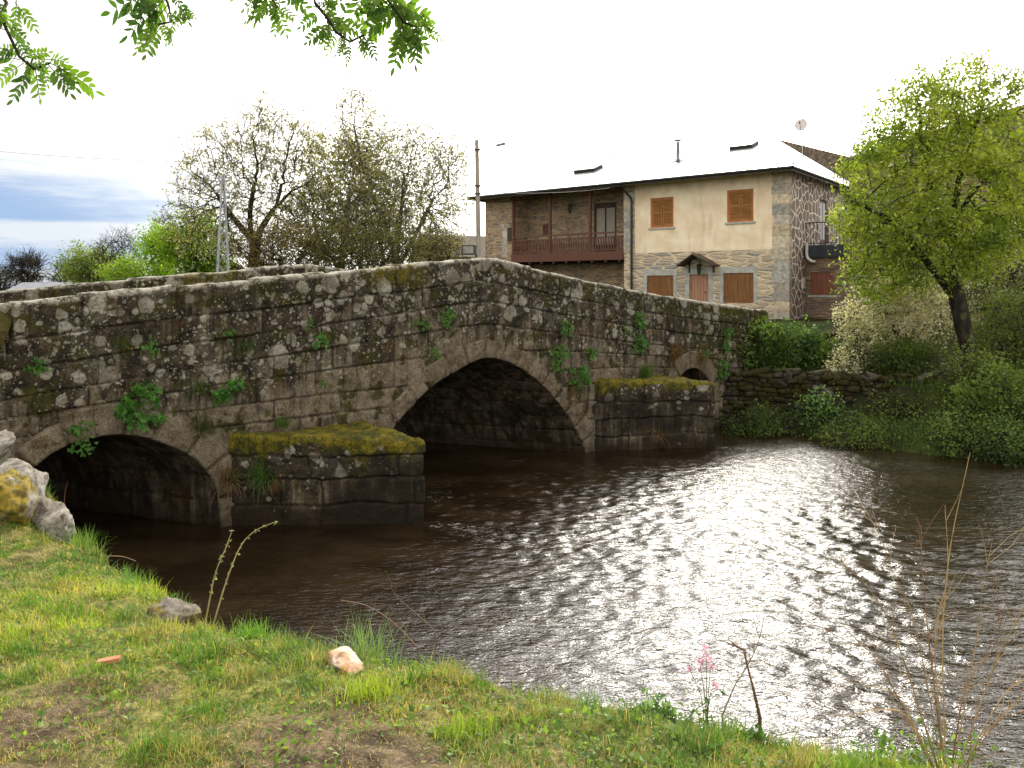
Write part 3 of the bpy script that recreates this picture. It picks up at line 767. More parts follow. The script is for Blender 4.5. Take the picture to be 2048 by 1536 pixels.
    for xa in (ca, cb):
        n = np.array([zc-zl, 0, abs(xa-cm)]); n /= np.linalg.norm(n)
        P = [(cm, -.72, zc), (cm, .05, zc), (xa, .05, zl), (xa, -.72, zl)]; P = np.array(P, float)
        Q = P-np.array([0, 0, .05]); c.add(np.vstack([P, Q]), [[0,1,2,3],[7,6,5,4],[0,3,7,4],[2,1,5,6],[3,2,6,7],[1,0,4,5]])
    can = c.build('canopy', M_SLATED, H, True)
    for xx in (ca+.25, cb-.25):
        br = MB(); br.obox((xx, -.3, zl+.10), (.035, 0, 0), (0, .3, 0), (0, 0, .035)); br.obox((xx, -.02, zl-.1), (.03, 0, 0), (0, .03, 0), (0, 0, .2)); br.build('bracket', M_EAVE, can, True)
    def lantern(x, y, z, par):
        l = MB(); l.tube([(x, y, z+.20), (x, y, z+.26)], .09, 6); l.tube([(x, y, z+.26), (x, y, z+.36)], [.13, .01], 6); l.tube([(x, y, z-.1), (x, y, z+.2)], [.055, .10], 6); l.tube([(x, y+.26, z+.3), (x, y+.1, z+.42), (x, y, z+.36)], .014, 5)
        return l.build('lantern', M_DARKM, par, True)
    lantern(cm+.12, -.35, zl-.28, H)
    lantern(hx_at(1141, 1.0), .95, hz_at(1141, 418, 1.0)-.12, H)
    # gallery door and small window
    w = MB().box(gd[0]+.01, gd[1]-.01, .06+1.2, .11+1.2, gd[2], gd[3]-.01).build('door', M_EAVE, H, True)
    m_ = (gd[0]+gd[1])/2
    for a, c_ in ((gd[0]+.12, m_-.05), (m_+.05, gd[1]-.12)):
        MB().box(a, c_, 1.25, 1.257, gd[2]+.5, gd[3]-.25).build('pane', M_CURT, w, True)
    MB().box(gw[0]+.01, gw[1]-.01, 1.26, 1.3, gw[2], gw[3]).build('shutter', M_RED, H, True)
    MB().box(gz[0], gz[1]-.03, -.05, -.005, gz[2], gz[3]).build('shutter', M_EAVE, H, True)
    MB().box(gz[0]-.35, gz[0]-.02, -.012, .1, gz[2]-.75, gz[3]+.2).build('jamb', M_QUOIN, H, True)
    # balcony
    x0, x1 = xg, xl-.02
    B = MB().box(x0-.05, x1, -.06, 1.19, 4.47, 4.62).build('balcony', M_RED, H, True)
    f = MB(); f.box(x0-.06, x1, -.10, -.062, 4.40, 4.78); f.build('fascia', M_RED, B, True)
    for zz, hh in ((5.56, .07), (4.82, .05), (5.40, .035)):
        MB().box(x0, x1, -.075, -.005, zz, zz+hh).build('rail', M_RED, B, True)
    n = 46
    for i in range(n):
        xx = x0+.07+(x1-x0-.14)*i/(n-1)
        s = MB(); s.tube([(xx, -.04, 4.872), (xx, -.04, 4.95), (xx, -.04, 5.15), (xx, -.04, 5.3), (xx, -.04, 5.398)], [.04, .03, .045, .03, .04], 6)
        s.build('baluster', M_RED, B, True)
    for pxx in (1027.6, 1101, 1181):
        xx = hx_at(pxx); p = MB().box(xx-.055, xx+.055, -.09, .02, 4.785, 7.55); p.box(xx-.14, xx+.14, -.085, .015, 7.38, 7.5)
        p.build('post', M_RED, B, True)
    for i in range(9):
        xx = x0+.3+(x1-x0-.5)*i/8; MB().box(xx-.06, xx+.06, -.05, 1.19, 4.30, 4.468).build('joist', M_EAVE, B, True)
    # roof
    ex0, ex1, ey0, ey1 = -15.25, .4, -.9, 9.8; zr = 9.66; ry = 4.45; rx0, rx1 = -11.0, -2.05
    def roof_z(x, y): return ze+(zr-ze)*(y-ey0)/(ry-ey0)
    E_ = [(ex0, ey0, ze), (ex1, ey0, ze), (ex1, ey1, ze), (ex0, ey1, ze)]; R_ = [(rx0, ry, zr), (rx1, ry, zr)]
    V = np.array(E_+R_, float); V2 = V-np.array([0, 0, .07])
    up_ = ([[0,1,5,4],[2,3,4,5]], [[1,2,5],[3,0,4]])
    q = up_[0]+[[i+6 for i in reversed(a)] for a in up_[0]]+[[6,7,1,0],[7,8,2,1],[8,9,3,2],[9,6,0,3]]
    tt = up_[1]+[[i+6 for i in reversed(a)] for a in up_[1]]
    R = mk('roof', np.vstack([V, V2]), [np.array(q), np.array(tt)], M_SLATE, H, True)
    MB().box(ex0, ex1, ey0+.012, ey0+.05, ze-.17, ze-.072).box(ex1-.05, ex1-.012, ey0+.05, ey1, ze-.17, ze-.072).box(ex0+.012, ex0+.05, ey0+.05, ey1, ze-.17, ze-.072).build('fascia', M_EAVE, R, True)
    g = MB().tube([(ex0, ey0-.035, ze-.06), (ex1+.03, ey0-.035, ze-.05)], .048, 8); g.tube([(ex1+.035, ey0-.03, ze-.05), (ex1+.035, ey1, ze-.05)], .048, 8)
    g.build('gutter', M_DARKM, R, True)
    n = 27
    for i in range(n):
        xx = ex0+.2+(ex1-ex0-.45)*i/(n-1)
        za = roof_z(0, ey0+.06)-.20; zc2 = roof_z(0, .0)-.20
        b = MB(); b.add([(xx-.05, ey0+.06, za), (xx+.05, ey0+.06, za), (xx-.05, -.01, zc2), (xx+.05, -.01, zc2), (xx-.05, ey0+.06, za+.12), (xx+.05, ey0+.06, za+.12), (xx-.05, -.01, zc2+.12), (xx+.05, -.01, zc2+.12)], [[0,2,3,1],[4,5,7,6],[0,1,5,4],[1,3,7,5],[3,2,6,7],[2,0,4,6]])
        b.build('rafter', M_EAVE, R, True)
    # things on the front slope, found where the photographed ray meets the slate
    cam = np.array([0, 0, EYE]); p0 = h2w(0, ey0, ze); e1 = h2w(1, ey0, ze)-p0; e2 = h2w(0, ry, zr)-p0; nn = np.cross(e1, e2)
    def on_roof(px, py):
        d = np.array([(px-1024)/FPX, 1, (HZ-py)/FPX]); t = np.dot(p0-cam, nn)/np.dot(d, nn); w = cam+d*t
        q = w[:2]-HC; return np.array([q@HX, q@HY, w[2]])
    s = e2/np.linalg.norm(e2); sl = np.array([0, ry-ey0, zr-ze]); sl /= np.linalg.norm(sl); nr = np.array([0, -sl[2], sl[1]])
    for px_, py_, w_ in ((1177, 341, .55), (1488, 294, .48)):
        c = on_roof(px_, py_); b = MB()
        for dx in (-w_, w_): b.obox(c+np.array([dx, 0, 0])+nr*.05, (.035, 0, 0), sl*.4, nr*.05)
        for dy in (-.4, .4): b.obox(c+sl*dy+nr*.05, (w_, 0, 0), sl*.035, nr*.052)
        k = b.build('skylight', M_IRON, R, True)
        tilt = sl*math.cos(.25)+nr*math.sin(.25)
        MB().obox(c+nr*.125, (w_+.04, 0, 0), sl*.42, nr*.018).build('sash', M_IRON, k, True)
        MB().obox(c+nr*.150, (w_-.06, 0, 0), sl*.35, nr*.006).build('pane', M_GLASS, k, True)
    c = on_roof(1356, 322); ht = 44*(HC[1]+HX[1]*c[0]+HY[1]*c[1])/FPX
    k = MB().tube([c+np.array([0, 0, -.15]), c+np.array([0, 0, ht-.12])], .085, 10).build('chimney', simple('steel_flue', (.17, .17, .18), .4, .3, 5, .5, .6), R, True)
    cp = MB().tube([c+np.array([0, 0, ht-.07]), c+np.array([0, 0, ht-.03]), c+np.array([0, 0, ht])], [.17, .16, .02], 10)
    for an in (0, 2.1, 4.2): cp.tube([c+np.array([.08*math.cos(an), .08*math.sin(an), ht-.14]), c+np.array([.1*math.cos(an), .1*math.sin(an), ht-.06])], .012, 4)
    cp.build('cap', M_IRON, k, True)
    MB().obox(c+nr*.02, (.22, 0, 0), sl*.2, nr*.015).build('flashing', M_IRON, k, True)
    c = on_roof(1227, 322)
    k = MB().tube([c-np.array([0, 0, .1]), c+np.array([0, 0, .42])], .04, 8).build('vent_pipe', M_WHITE, R, True)
    # down pipe on the facade
    xd = hx_at(1263, -.08)
    MB().tube([(xd, ey0-.02, ze-.12), (xd, ey0+.2, ze-.34), (xd, -.12, ze-.62), (xd, -.085, ze-.8), (xd, -.085, 1.8)], .05, 8).build('downpipe', M_DARKM, H, True)
    # side window door
    w = MB().box(-.12, -.07, kd[0]+.01, kd[1]-.01, kd[2], kd[3]-.01).build('door', M_RED, H, True)
    for q0, q1 in ((kd[0]+.1, (kd[0]+kd[1])/2-.04), ((kd[0]+kd[1])/2+.04, kd[1]-.1)): MB().box(-.068, -.062, q0, q1, kd[2]+.3, kd[3]-.12).build('pane', M_GLASS, w, True)
    # ground floor annex with roof terrace
    yz = 1.83; zs0, zs1 = 4.36, 4.84
    so = [hx_at(1622, yz), hx_at(1668, yz), hz_at(1645, 590, yz), hz_at(1645, 545, yz)]
    wallq(front(yz), .016, 5.2, zb, zs0, [so], .12).build('annex_wall', M_SCHIST, H, True)
    wallq(side(5.2), yz, 9, zb, zs0, []).build('annex_wall', M_SCHIST, H, True)
    w = MB().box(so[0]+.003, so[1]-.003, yz+.07, yz+.1, so[2]+.003, so[3]-.003).build('window', M_FRAME, H, True)
    m_ = (so[0]+so[1])/2
    for a, c_ in ((so[0]+.01, m_-.004), (m_+.004, so[1]-.01)): MB().box(a, c_, yz+.03, yz+.068, so[2]+.01, so[3]-.01).build('shutter', wood_mat('russet_shutter_wood', (.17, .055, .03), (.27, .10, .05), .11) if 'rsw' not in MATS else MATS['rsw'], w, True)
    MB().box(so[0]-.12, so[1]+.12, yz-.015, yz+.1, so[2]-.09, so[2]).build('sill', M_LINTEL, w, True)
    MB().box(.016, 5.35, yz-.16, 9, zs0+.002, zs1).build('terrace_slab', simple('dark_slate_slab', (.03, .036, .045), .6, .3, 4), H, True)
    rl = MB().box(.05, 5.3, yz-.11, yz-.07, zs1+.86, zs1+.90).box(.05, 5.3, yz-.11, yz-.07, zs1+.06, zs1+.09)
    r_ = rl.build('railing', M_IRON, H, True)
    for i in range(38):
        xx = .08+5.15*i/37; MB().box(xx-.008, xx+.008, yz-.098, yz-.082, zs1+.002, zs1+.859).build('baluster', M_IRON, r_, True)
    MB().tube([(.14, yz-.22, zs1+.12), (.14, yz-.22, zs1-.35), (.17, yz-.22, zs1-.5), (.32, yz-.20, zs1-.62), (.42, yz-.12, zs1-.64)], .055, 10).build('drainpipe', M_WHITE, H, True)
    MB().box(.016, .09, 1.35, 1.6, hz_at(1612, 577), hz_at(1612, 556)).build('meter_box', M_WHITE, H, True)
    MB().tube([h2l for h2l in [(xl+.4, -.05, 7.3), (xl-1.5, -.07, 7.28), (xl-4, -.14, 7.36), (xg, -.12, 7.34), (-14.8, -.06, 7.4)]], .013, 5).build('cable', M_IRON, H, True)
house()

# dish and aerial on the roof, each a thing of its own
def dish_and_aerial():
    Y = 33.6; p = at(1607, 300, Y)
    o = empty('satellite_dish', p, 'white satellite dish on a thin mast above the ridge of the slate roof', 'satellite dish')
    top = at(1608, 236, Y)
    MB().tube([p+np.array([0, 0, -1.0]), top], .022, 6).build('mast', M_IRON, o)
    c = at(1602, 250, Y-.12); ax = np.array([-.45, -.85, .28]); ax /= np.linalg.norm(ax); a = np.cross(ax, [0, 0, 1]); a /= np.linalg.norm(a); b = np.cross(a, ax)
    V = [c]; R = .27
    for i in range(1, 5):
        for k in range(20):
            th = k/20*2*math.pi; r = R*i/4; V.append(c+a*r*math.cos(th)+b*r*math.sin(th)*1.08+ax*.35*r*r)
    T = [[0, 1+k, 1+(k+1) % 20] for k in range(20)]; Q = [[1+(i-1)*20+k, 1+i*20+k, 1+i*20+(k+1) % 20, 1+(i-1)*20+(k+1) % 20] for i in range(1, 4) for k in range(20)]
    mk('reflector', V, [np.array(T), np.array(Q)], simple('dish_paint', (.55, .5, .48), .5, .1), o, smooth=True)
    MB().tube([c-b*R*.95+ax*.03, c+ax*.36-b*.1], .012, 5).tube([c+ax*.36-b*.1, c+ax*.44-b*.08], .03, 6).build('feed_arm', M_IRON, o)
    q = at(1605, 290, Y+.5)
    o = empty('television_aerial', q, 'thin television aerial high above the slate roof behind the dish', 'aerial')
    m = MB().tube([q+np.array([0, 0, -1.2]), at(1605, 158, Y+.5)], .012, 5); m.build('mast', M_WHITE, o)
    for yy in (163, 189):
        c = at(1605, yy, Y+.5); l = MB().tube([c+np.array([-.25, -.2, 0]), c+np.array([.25, .2, 0])], .012, 4)
        for t in np.linspace(-1, 1, 6): l.tube([c+np.array([.25*t+.09, .2*t-.12, 0]), c+np.array([.25*t-.09, .2*t+.12, 0])], .009, 4)
        l.build('antenna_array', M_IRON, o)
dish_and_aerial()

# neighbouring buildings
def gable_house(name, label, c, ang, w, l, zb, ze, zr, wallm, roofm, over=.35, door=None, cat='building'):
    o = empty(name, (c[0], c[1], zb), label, cat, rotz=ang)
    h = ze-zb; r = zr-zb
    b = MB(); V = [(-w/2, -l/2, -.6), (w/2, -l/2, -.6), (w/2, -l/2, h), (0, -l/2, r), (-w/2, -l/2, h), (-w/2, l/2, -.6), (w/2, l/2, -.6), (w/2, l/2, h), (0, l/2, r), (-w/2, l/2, h)]
    b.add(V, [[0,1,2,4],[6,5,9,7],[1,6,7,2],[5,0,4,9]], [[4,2,3],[7,9,8]]); b.build('wall', wallm, o, True)
    sl = (r-h)/(w/2); b = MB()
    for s in (-1, 1):
        P = np.array([(0, -l/2-over, r+.05), (0, l/2+over, r+.05), (s*(w/2+over), l/2+over, h-over*sl+.05), (s*(w/2+over), -l/2-over, h-over*sl+.05)])
        Q = P+np.array([0, 0, .12]); b.add(np.vstack([P, Q]), [[0,1,2,3],[7,6,5,4],[0,3,7,4],[2,1,5,6],[3,2,6,7],[1,0,4,5]])
    b.build('roof', roofm, o, True)
    return o
# brown slate roof showing behind the white slope
p = at(1620, 330, 44)
N1 = empty('neighbour_house', (p[0], p[1], 2), 'house behind with a weathered brown slate roof edge rising over the shiny slope', 'house')
ptsY = 44.0
Va = np.array([at(1549, 277, 46), at(1700, 314, 41), at(1720, 392, 38), at(1640, 352, 42.5)]); Vb = Va+np.array([.1, .3, -.25])
Vc = np.array([at(1549, 277, 46), at(1700, 314, 41)])+np.array([5., 6., -1.5])
mk('roof', np.vstack([Va, Vb, Vc]), [np.array([[0,3,2,1],[4,5,6,7],[0,4,7,3],[3,7,6,2],[1,2,6,5],[0,1,9,8]])], simple('weathered_slate_verge', (.12, .092, .066), .9, .5, 5, bump=.6), N1)
w0 = [at(1655, 360, 42.6), at(1720, 392, 38.3)]
bw = MB()
ga = np.array([w0[0][0]+.3, w0[0][1]+.5]); gb = np.array([w0[1][0]+.3, w0[1][1]+.6])
bw.add([(ga[0], ga[1], 1.6), (gb[0], gb[1], 1.6), (gb[0], gb[1], w0[1][2]-.2), (ga[0], ga[1], w0[0][2]-.2), (ga[0]+5, ga[1]+6, 1.6), (gb[0]+5, gb[1]+6, 1.6), (gb[0]+5, gb[1]+6, w0[1][2]-.2), (ga[0]+5, ga[1]+6, w0[0][2]-.2)], [[0,1,2,3],[1,5,6,2],[5,4,7,6],[4,0,3,7]])
bw.build('wall', M_SCHIST, N1)
# tall schist barn on the right, its roof verge rising behind the leafy tree
def barn():
    Y = 25.0
    o = empty('schist_barn', (16.5, Y, 2), 'tall barn of brown layered schist under a slate roof behind the leafy green tree', 'barn')
    xa, xm, xb = at(1745, 0, Y)[0], at(2150, 0, Y)[0], at(2560, 0, Y)[0]
    ze, zr = EYE+(HZ-308)*Y/FPX, EYE+(HZ-190)*Y/FPX
    b = MB(); V = []
    for y in (Y, Y+1.7): V += [(xa, y, 1.4), (xb, y, 1.4), (xb, y, ze), (xm, y, zr), (xa, y, ze)]
    b.add(V, [[0,1,2,4],[6,5,9,7],[5,0,4,9],[1,6,7,2]], [[4,2,3],[7,9,8]]); b.build('wall', M_SCHIST, o)
    b = MB()
    for s, xe in ((-1, xa), (1, xb)):
        k = (zr-ze)/abs(xm-xe); ee = xe+s*.35; z2 = ze-.35*k
        P = np.array([(xm, Y-.3, zr+.04), (xm, Y+1.9, zr+.04), (ee, Y+1.9, z2+.04), (ee, Y-.3, z2+.04)])
        b.add(np.vstack([P, P+np.array([0, 0, .12])]), [[0,1,2,3],[7,6,5,4],[0,3,7,4],[2,1,5,6],[3,2,6,7],[1,0,4,5]])
    b.build('roof', M_SLATED, o)
barn()
p = at(905, 560, 44); gable_house('stone_shed', 'low stone shed with mossy slate roof beyond the bridge beside the grey post', (p[0]+.9, p[1]+2), -1.2, 5.0, 5.5, 1.9, 4.9, 6.1, M_GALL, M_SLATED, cat='shed')
p = at(405, 560, 32); gable_house('old_shed', 'old shed with a sagging slate roof half hidden by brush behind the bridge', (p[0], p[1]+1), .5, 3.6, 4.5, 1.8, 3.3, 4.35, M_SCHIST, slate_mat('pale_old_slate', (.20, .18, .16), .8, .2), cat='shed')
p = at(96, 575, 62); gable_house('grey_roofed_shed', 'distant shed with a grey sheet roof and white verge beyond the left parapet', (p[0], p[1]), 1.15, 4.2, 5.5, .6, 2.45, 3.45, simple('white_render', (.6, .58, .55), .9), simple('grey_sheet_roof', (.24, .25, .28), .6, .15, 3), cat='shed')

# ------------------------------------------------------------------ pole, lamp, floodlight, pylon, cables
def pole():
    Y = 23.5; b = at(960, 575, Y); t = at(953.5, 280, Y); b[2] = 1.9
    o = empty('utility_pole', b, 'slim grey wooden utility pole standing behind the crown of the bridge', 'pole')
    n = 9; P = [b+(t-b)*i/(n-1) for i in range(n)]
    MB().tube(P, np.linspace(.085, .058, n), 10).build('shaft', simple('weathered_pole_wood', (.30, .265, .21), .9, .3, 7, stretch=(6, 6, .5)), o)
    b2 = MB()
    for yy in (300, 372, 388): c = at(955, yy, Y); b2.obox(c+np.array([0, -.05, 0]), (.09, 0, 0), (0, .05, 0), (0, 0, .02))
    b2.build('clamp', M_IRON, o)
    l = at(1002, 289, Y)
    o = MB()
    MB().tube([at(955, 296, Y), at(975, 293, Y), at(993, 291, Y)], .012, 5).build('lamp_arm', M_WHITE, bpy.data.objects['utility_pole'])
    MB().obox(l, (.13, 0, .03), (0, .06, 0), (-.01, 0, .03)).obox(l+np.array([-.12, 0, -.04]), (.03, 0, 0), (0, .04, 0), (0, 0, .02)).build('lamp_head', simple('lamp_grey', (.2, .2, .2), .5), bpy.data.objects['utility_pole'])
    def cable(a, c, sag, label, name='overhead_cable'):
        t_ = np.linspace(0, 1, 18); P = np.array([a+(c-a)*q+np.array([0, 0, -sag*4*q*(1-q)]) for q in t_])
        m = MB().tube(P, .007, 5).build(name, M_IRON); tag(m, label, 'cable')
    cable(at(955, 384, Y), h2w(-7.0, -.92, 7.42), .12, 'thin black cable running from the grey pole to the house eave')
    cable(at(954, 312, Y), at(-60, 297, 30), .35, 'faint overhead wire crossing the sky from the pole to the left')
    # floodlight on a short post beside the pole
    c = at(938, 500, 22.0)
    o = empty('floodlight', (c[0], c[1], 1.9), 'black box floodlight with a pale glass facing left beside the grey pole', 'floodlight')
    MB().tube([(c[0]+.2, c[1]+.1, 1.9), (c[0]+.2, c[1]+.1, c[2]-.1)], .03, 6).build('post', M_IRON, o)
    b = MB().obox(c, (.19, -.02, 0), (.02, .09, 0), (0, 0, .135)); b.build('housing', M_IRON, o)
    MB().obox(c+np.array([-.015, -.095, 0]), (.15, -.015, 0), (0, .006, 0), (0, 0, .10)).build('pane', simple('milky_lamp_glass', (.22, .22, .18), .3), o)
pole()
def pylon():
    Y = 21.5; base = at(446, 575, Y); zb = 1.8; zt = at(446, 352, Y)[2]
    o = empty('lattice_pylon', (base[0], base[1], zb), 'grey steel lattice pylon rising in front of the bare trees', 'pylon')
    b = MB(); wb, wt = .22, .03; n = 12
    lev = [zb+(zt-zb)*(i/n)**.9 for i in range(n+1)]; wd = [wb+(wt-wb)*(i/n)**.9 for i in range(n+1)]
    rot = .5; cr = np.array([[math.cos(rot), -math.sin(rot)], [math.sin(rot), math.cos(rot)]])
    def cn(i, k): q = cr@(np.array([(-1, -1), (1, -1), (1, 1), (-1, 1)][k % 4])*wd[i]); return np.array([base[0]+q[0], base[1]+q[1], lev[i]])
    for i in range(n):
        for k in range(4):
            b.tube([cn(i, k), cn(i+1, k)], .015, 4); b.tube([cn(i, k), cn(i+1, k+1)], .008, 3); b.tube([cn(i, k+1), cn(i+1, k)], .008, 3)
    b.build('tower', simple('galvanised_steel', (.36, .38, .41), .5, .2, 4, .5), o)
    a = MB()
    for zz in (zt-.05, zt-.45): a.obox((base[0], base[1], zz), (.22, .08, 0), (.01, -.02, 0), (0, 0, .015))
    a.build('crossarm', simple('galvanised_steel', (.36, .38, .41)), o)
pylon()

# ------------------------------------------------------------------ stones and rocks
def sq_template(nu=12, nv=8, e=.45):
    V = [(0, 0, -1)]
    f = lambda c: math.copysign(abs(c)**e, c)
    for j in range(1, nv):
        v = -math.pi/2+math.pi*j/nv
        for i in range(nu):
            u = 2*math.pi*i/nu; V.append((f(math.cos(v))*f(math.cos(u)), f(math.cos(v))*f(math.sin(u)), f(math.sin(v))))
    V.append((0, 0, 1)); n = len(V)
    T = [[0, 1+(i+1) % nu, 1+i] for i in range(nu)]+[[n-1, n-1-nu+i, n-1-nu+(i+1) % nu] for i in range(nu)]
    Q = [[1+j*nu+i, 1+j*nu+(i+1) % nu, 1+(j+1)*nu+(i+1) % nu, 1+(j+1)*nu+i] for j in range(nv-2) for i in range(nu)]
    return np.array(V), np.array(T), np.array(Q)
SQ = sq_template(14, 10, .38)
def rubble_wall(name, label, P0, P1, z0f, z1f, mat, seed, rows, lmin, lmax, thick=.35, cap=True, front=None):
    r = np.random.default_rng(seed); P0 = np.array(P0); P1 = np.array(P1); L = np.linalg.norm(P1-P0); d = (P1-P0)/L; n = np.array([d[1], -d[0]])
    o = empty(name, ((P0[0]+P1[0])/2, (P0[1]+P1[1])/2, z0f(.5)), label, 'wall')
    V = []; T = []; Q = []; B = []; k = 0; tv, tt, tq = SQ
    def put(c, sx, sy, sz, rot, dst, b):
        nonlocal k
        v = tv*np.array([sx, sy, sz]); v = v*(1+.6*(fbm(tv[:, 0]*1.3+k*.37, tv[:, 1]*1.3+k, tv[:, 2]*1.3, 3, seed)-.5)[:, None])
        ca, sa = math.cos(rot), math.sin(rot); v = np.stack([v[:, 0]*ca-v[:, 2]*sa, v[:, 1], v[:, 0]*sa+v[:, 2]*ca], 1)
        w = np.empty_like(v); w[:, :2] = c[:2]+np.outer(v[:, 0], d)+np.outer(v[:, 1], n); w[:, 2] = c[2]+v[:, 2]
        dst.append((w, b)); k += 1
    body = []; caps = []
    for j in range(rows):
        s = -.1
        while s < L:
            ln = r.uniform(lmin, lmax)*(1.25 if j == 0 else 1); f = min(max((s+ln/2)/L, 0), 1)
            za = z0f(f); zz = z1f(f); h = (zz-za)/rows; c = np.array([*(P0+d*(s+ln/2)), za+h*(j+.5)+r.uniform(-.02, .02)]); c[:2] += n*r.uniform(-.06, .06)
            put(c, ln/2*1.03, thick/2, h/2*r.uniform(.98, 1.2), r.normal(0, .11), body, r.random()**2)
            s += ln
    if cap:
        s = 0
        while s < L:
            ln = r.uniform(.16, .55); f = min((s+ln/2)/L, 1)
            c = np.array([*(P0+d*(s+ln/2)), z1f(f)+r.uniform(.0, .05)]); put(c, ln/2, thick/2*r.uniform(.6, 1.1), r.uniform(.03, .085), r.normal(0, .16), caps, r.uniform(.55, 1))
            s += ln*r.uniform(.8, 1.5)
    def emit(lst, nm):
        if not lst: return
        m = len(tv); V = np.concatenate([w for w, b in lst]); B = np.concatenate([np.full(m, b) for w, b in lst])
        Tn = np.concatenate([tt+i*m for i in range(len(lst))]); Qn = np.concatenate([tq+i*m for i in range(len(lst))])
        mk(nm, V, [Qn, Tn], mat, o, smooth=True, attrs={'blk': B})
    emit(body, 'courses'); emit(caps, 'coping')
    # dark earth core behind the joints
    zz = [(f, z0f(f)-.3, z1f(f)-.05) for f in np.linspace(0, 1, 9)]
    V = []; 
    for f, a, b in zz:
        p = P0+(P1-P0)*f
        for q, z in ((n*thick*.28, a), (n*thick*.28, b), (-n*.7, b), (-n*.7, a)): V.append((p[0]+q[0], p[1]+q[1], z))
    mk('core', V, [gridf(9, 4)], simple('dark_earth', (.018, .014, .010), .95), o)
    return o
rubble_wall('drystone_wall', 'mossy drystone wall along the far bank right of the bridge', (4.95, 18.25), (11.6, 16.3), lambda f: .02-.15*f, lambda f: 1.24-.05*f, M_DRY, 5, 11, .10, .42)
rubble_wall('retaining_wall', 'mossy retaining wall below the house, right of the end of the parapet', (6.3, 19.6), (12.5, 22.6), lambda f: 1.1, lambda f: 2.0+.05*f, M_DRYM, 8, 5, .22, .6, cap=False)

def icosphere(sub):
    import bmesh
    b = bmesh.new(); bmesh.ops.create_icosphere(b, subdivisions=sub, radius=1); b.verts.ensure_lookup_table()
    V = np.array([v.co[:] for v in b.verts]); F = np.array([[v.index for v in f.verts] for f in b.faces]); b.free(); return V, F
ICO = icosphere(5)
def rock(name, label, c, size, seed, mat, rot=0, cuts=9, rough=.10, cat='rock', parent=None):
    r = np.random.default_rng(seed); V = ICO[0].copy()
    for _ in range(cuts):
        n = r.normal(size=3); n /= np.linalg.norm(n); dd = r.uniform(.46, .8); p = V@n; V -= np.outer(np.clip(p-dd, 0, None)*.97, n)
    V *= (1+rough*2*(fbm(V[:, 0]*2.2+seed, V[:, 1]*2.2, V[:, 2]*2.2, 5, seed)-.5))[:, None]
    V *= (1+(fbm(V[:, 0]*7, V[:, 1]*7, V[:, 2]*7, 3, seed+50)-.5)*.14)[:, None]
    V = V*np.array(size); ca, sa = math.cos(rot), math.sin(rot)
    V = np.stack([V[:, 0]*ca-V[:, 1]*sa, V[:, 0]*sa+V[:, 1]*ca, V[:, 2]], 1)+np.array(c)
    if parent is None:
        o = mk(name, V-np.array(c), [ICO[1]], mat, smooth=True); o.location = c; return tag(o, label, cat)
    return mk(name, V, [ICO[1]], mat, parent, smooth=True)
rock('rock', 'pale lichened rock at the left edge, topmost of the rocks by the left arch', at(-22, 903, 7.9), (.38, .32, .26), 2, M_ROCK, .2, 16, .2)
rock('rock', 'pale angular rock with an ochre moss cushion, below the topmost rock by the arch', at(38, 990, 7.3), (.36, .34, .38), 5, M_ROCK, .5, 18, .2)
rock('rock', 'boulder swathed in yellow moss at the left edge of the bank', at(-10, 1008, 6.8), (.29, .34, .30), 7, M_ROCKM, .1, 10, .25)
rock('rock', 'grey shaded rock wedged between the mossy boulder and the flat whitish stone', at(72, 1040, 7.05), (.24, .26, .30), 15, M_ROCKB, .9, 16, .2)
rock('rock', 'flat whitish stone sloping down to the water below the mossy boulder', at(108, 1056, 6.95), (.36, .19, .21), 9, M_ROCK, -.75, 16, .2)
rock('rock', 'grey brown stone jutting from the turf edge halfway along the bank', at(358, 1236, 4.85), (.21, .17, .12), 12, M_ROCKB, -.4, 12, .2)
p = at(688, 1312, 3.62); rock('rock', 'white and rust coloured quartzite stone lying on the grass', (p[0], p[1], tz(p[0], p[1])+.035), (.175, .072, .055), 24, M_ROCKO, -1.0, 14, .16)
p = at(218, 1306, 3.55); o = MB().obox((0, 0, 0), (.045, .012, .004), (-.004, .016, 0), (0, 0, .009)).build('brick_shard', simple('terracotta', (.48, .20, .11), .8)); o.location = (p[0], p[1], tz(p[0], p[1])+.025); tag(o, 'small flat shard of orange brick lying on the grass', 'brick shard')
# rounded guard stone at the left end of the parapet, part of the bridge
gs = A0+BD*(-2.62)+BN*.02
rock('guard_stone', None, (gs[0], gs[1], 2.72), (.25, .25, .30), 33, M_DRYM, .7, 4, .1, parent=BRIDGE)

# ------------------------------------------------------------------ vegetation helpers
def unit(v): return v/(np.linalg.norm(v, axis=-1, keepdims=True)+1e-12)
def leaf_cards(P, size, r, aspect=.5, up=.35, dirs=None, drop=0.0):
    n = len(P); size = np.broadcast_to(size, (n,))*r.uniform(.5, 1.5, n)
    a = unit(r.normal(size=(n, 3))+(0 if dirs is None else dirs*1.5)+np.array([0, 0, -drop]))
    m = unit(r.normal(size=(n, 3))+np.array([0, 0, up*3])); b = unit(np.cross(m, a)); c = np.cross(a, b)
    L = size[:, None]; w = aspect*L*.5
    V = np.stack([P, P+a*L*.45+b*w+c*L*.06, P+a*L-c*L*.10, P+a*L*.45-b*w+c*L*.06], 1).reshape(-1, 3)
    return V, np.arange(4*n).reshape(n, 4)
def tints(n, c1, c2, r, k=4, clump=None, v=.25):
    t = r.random(n) if clump is None else np.clip(clump*.7+r.random(n)*.3, 0, 1)
    c = np.array(c1)*(1-t[:, None])+np.array(c2)*t[:, None]; c = c*r.uniform(1-v, 1+v, n)[:, None]
    return np.repeat(c, k, 0)
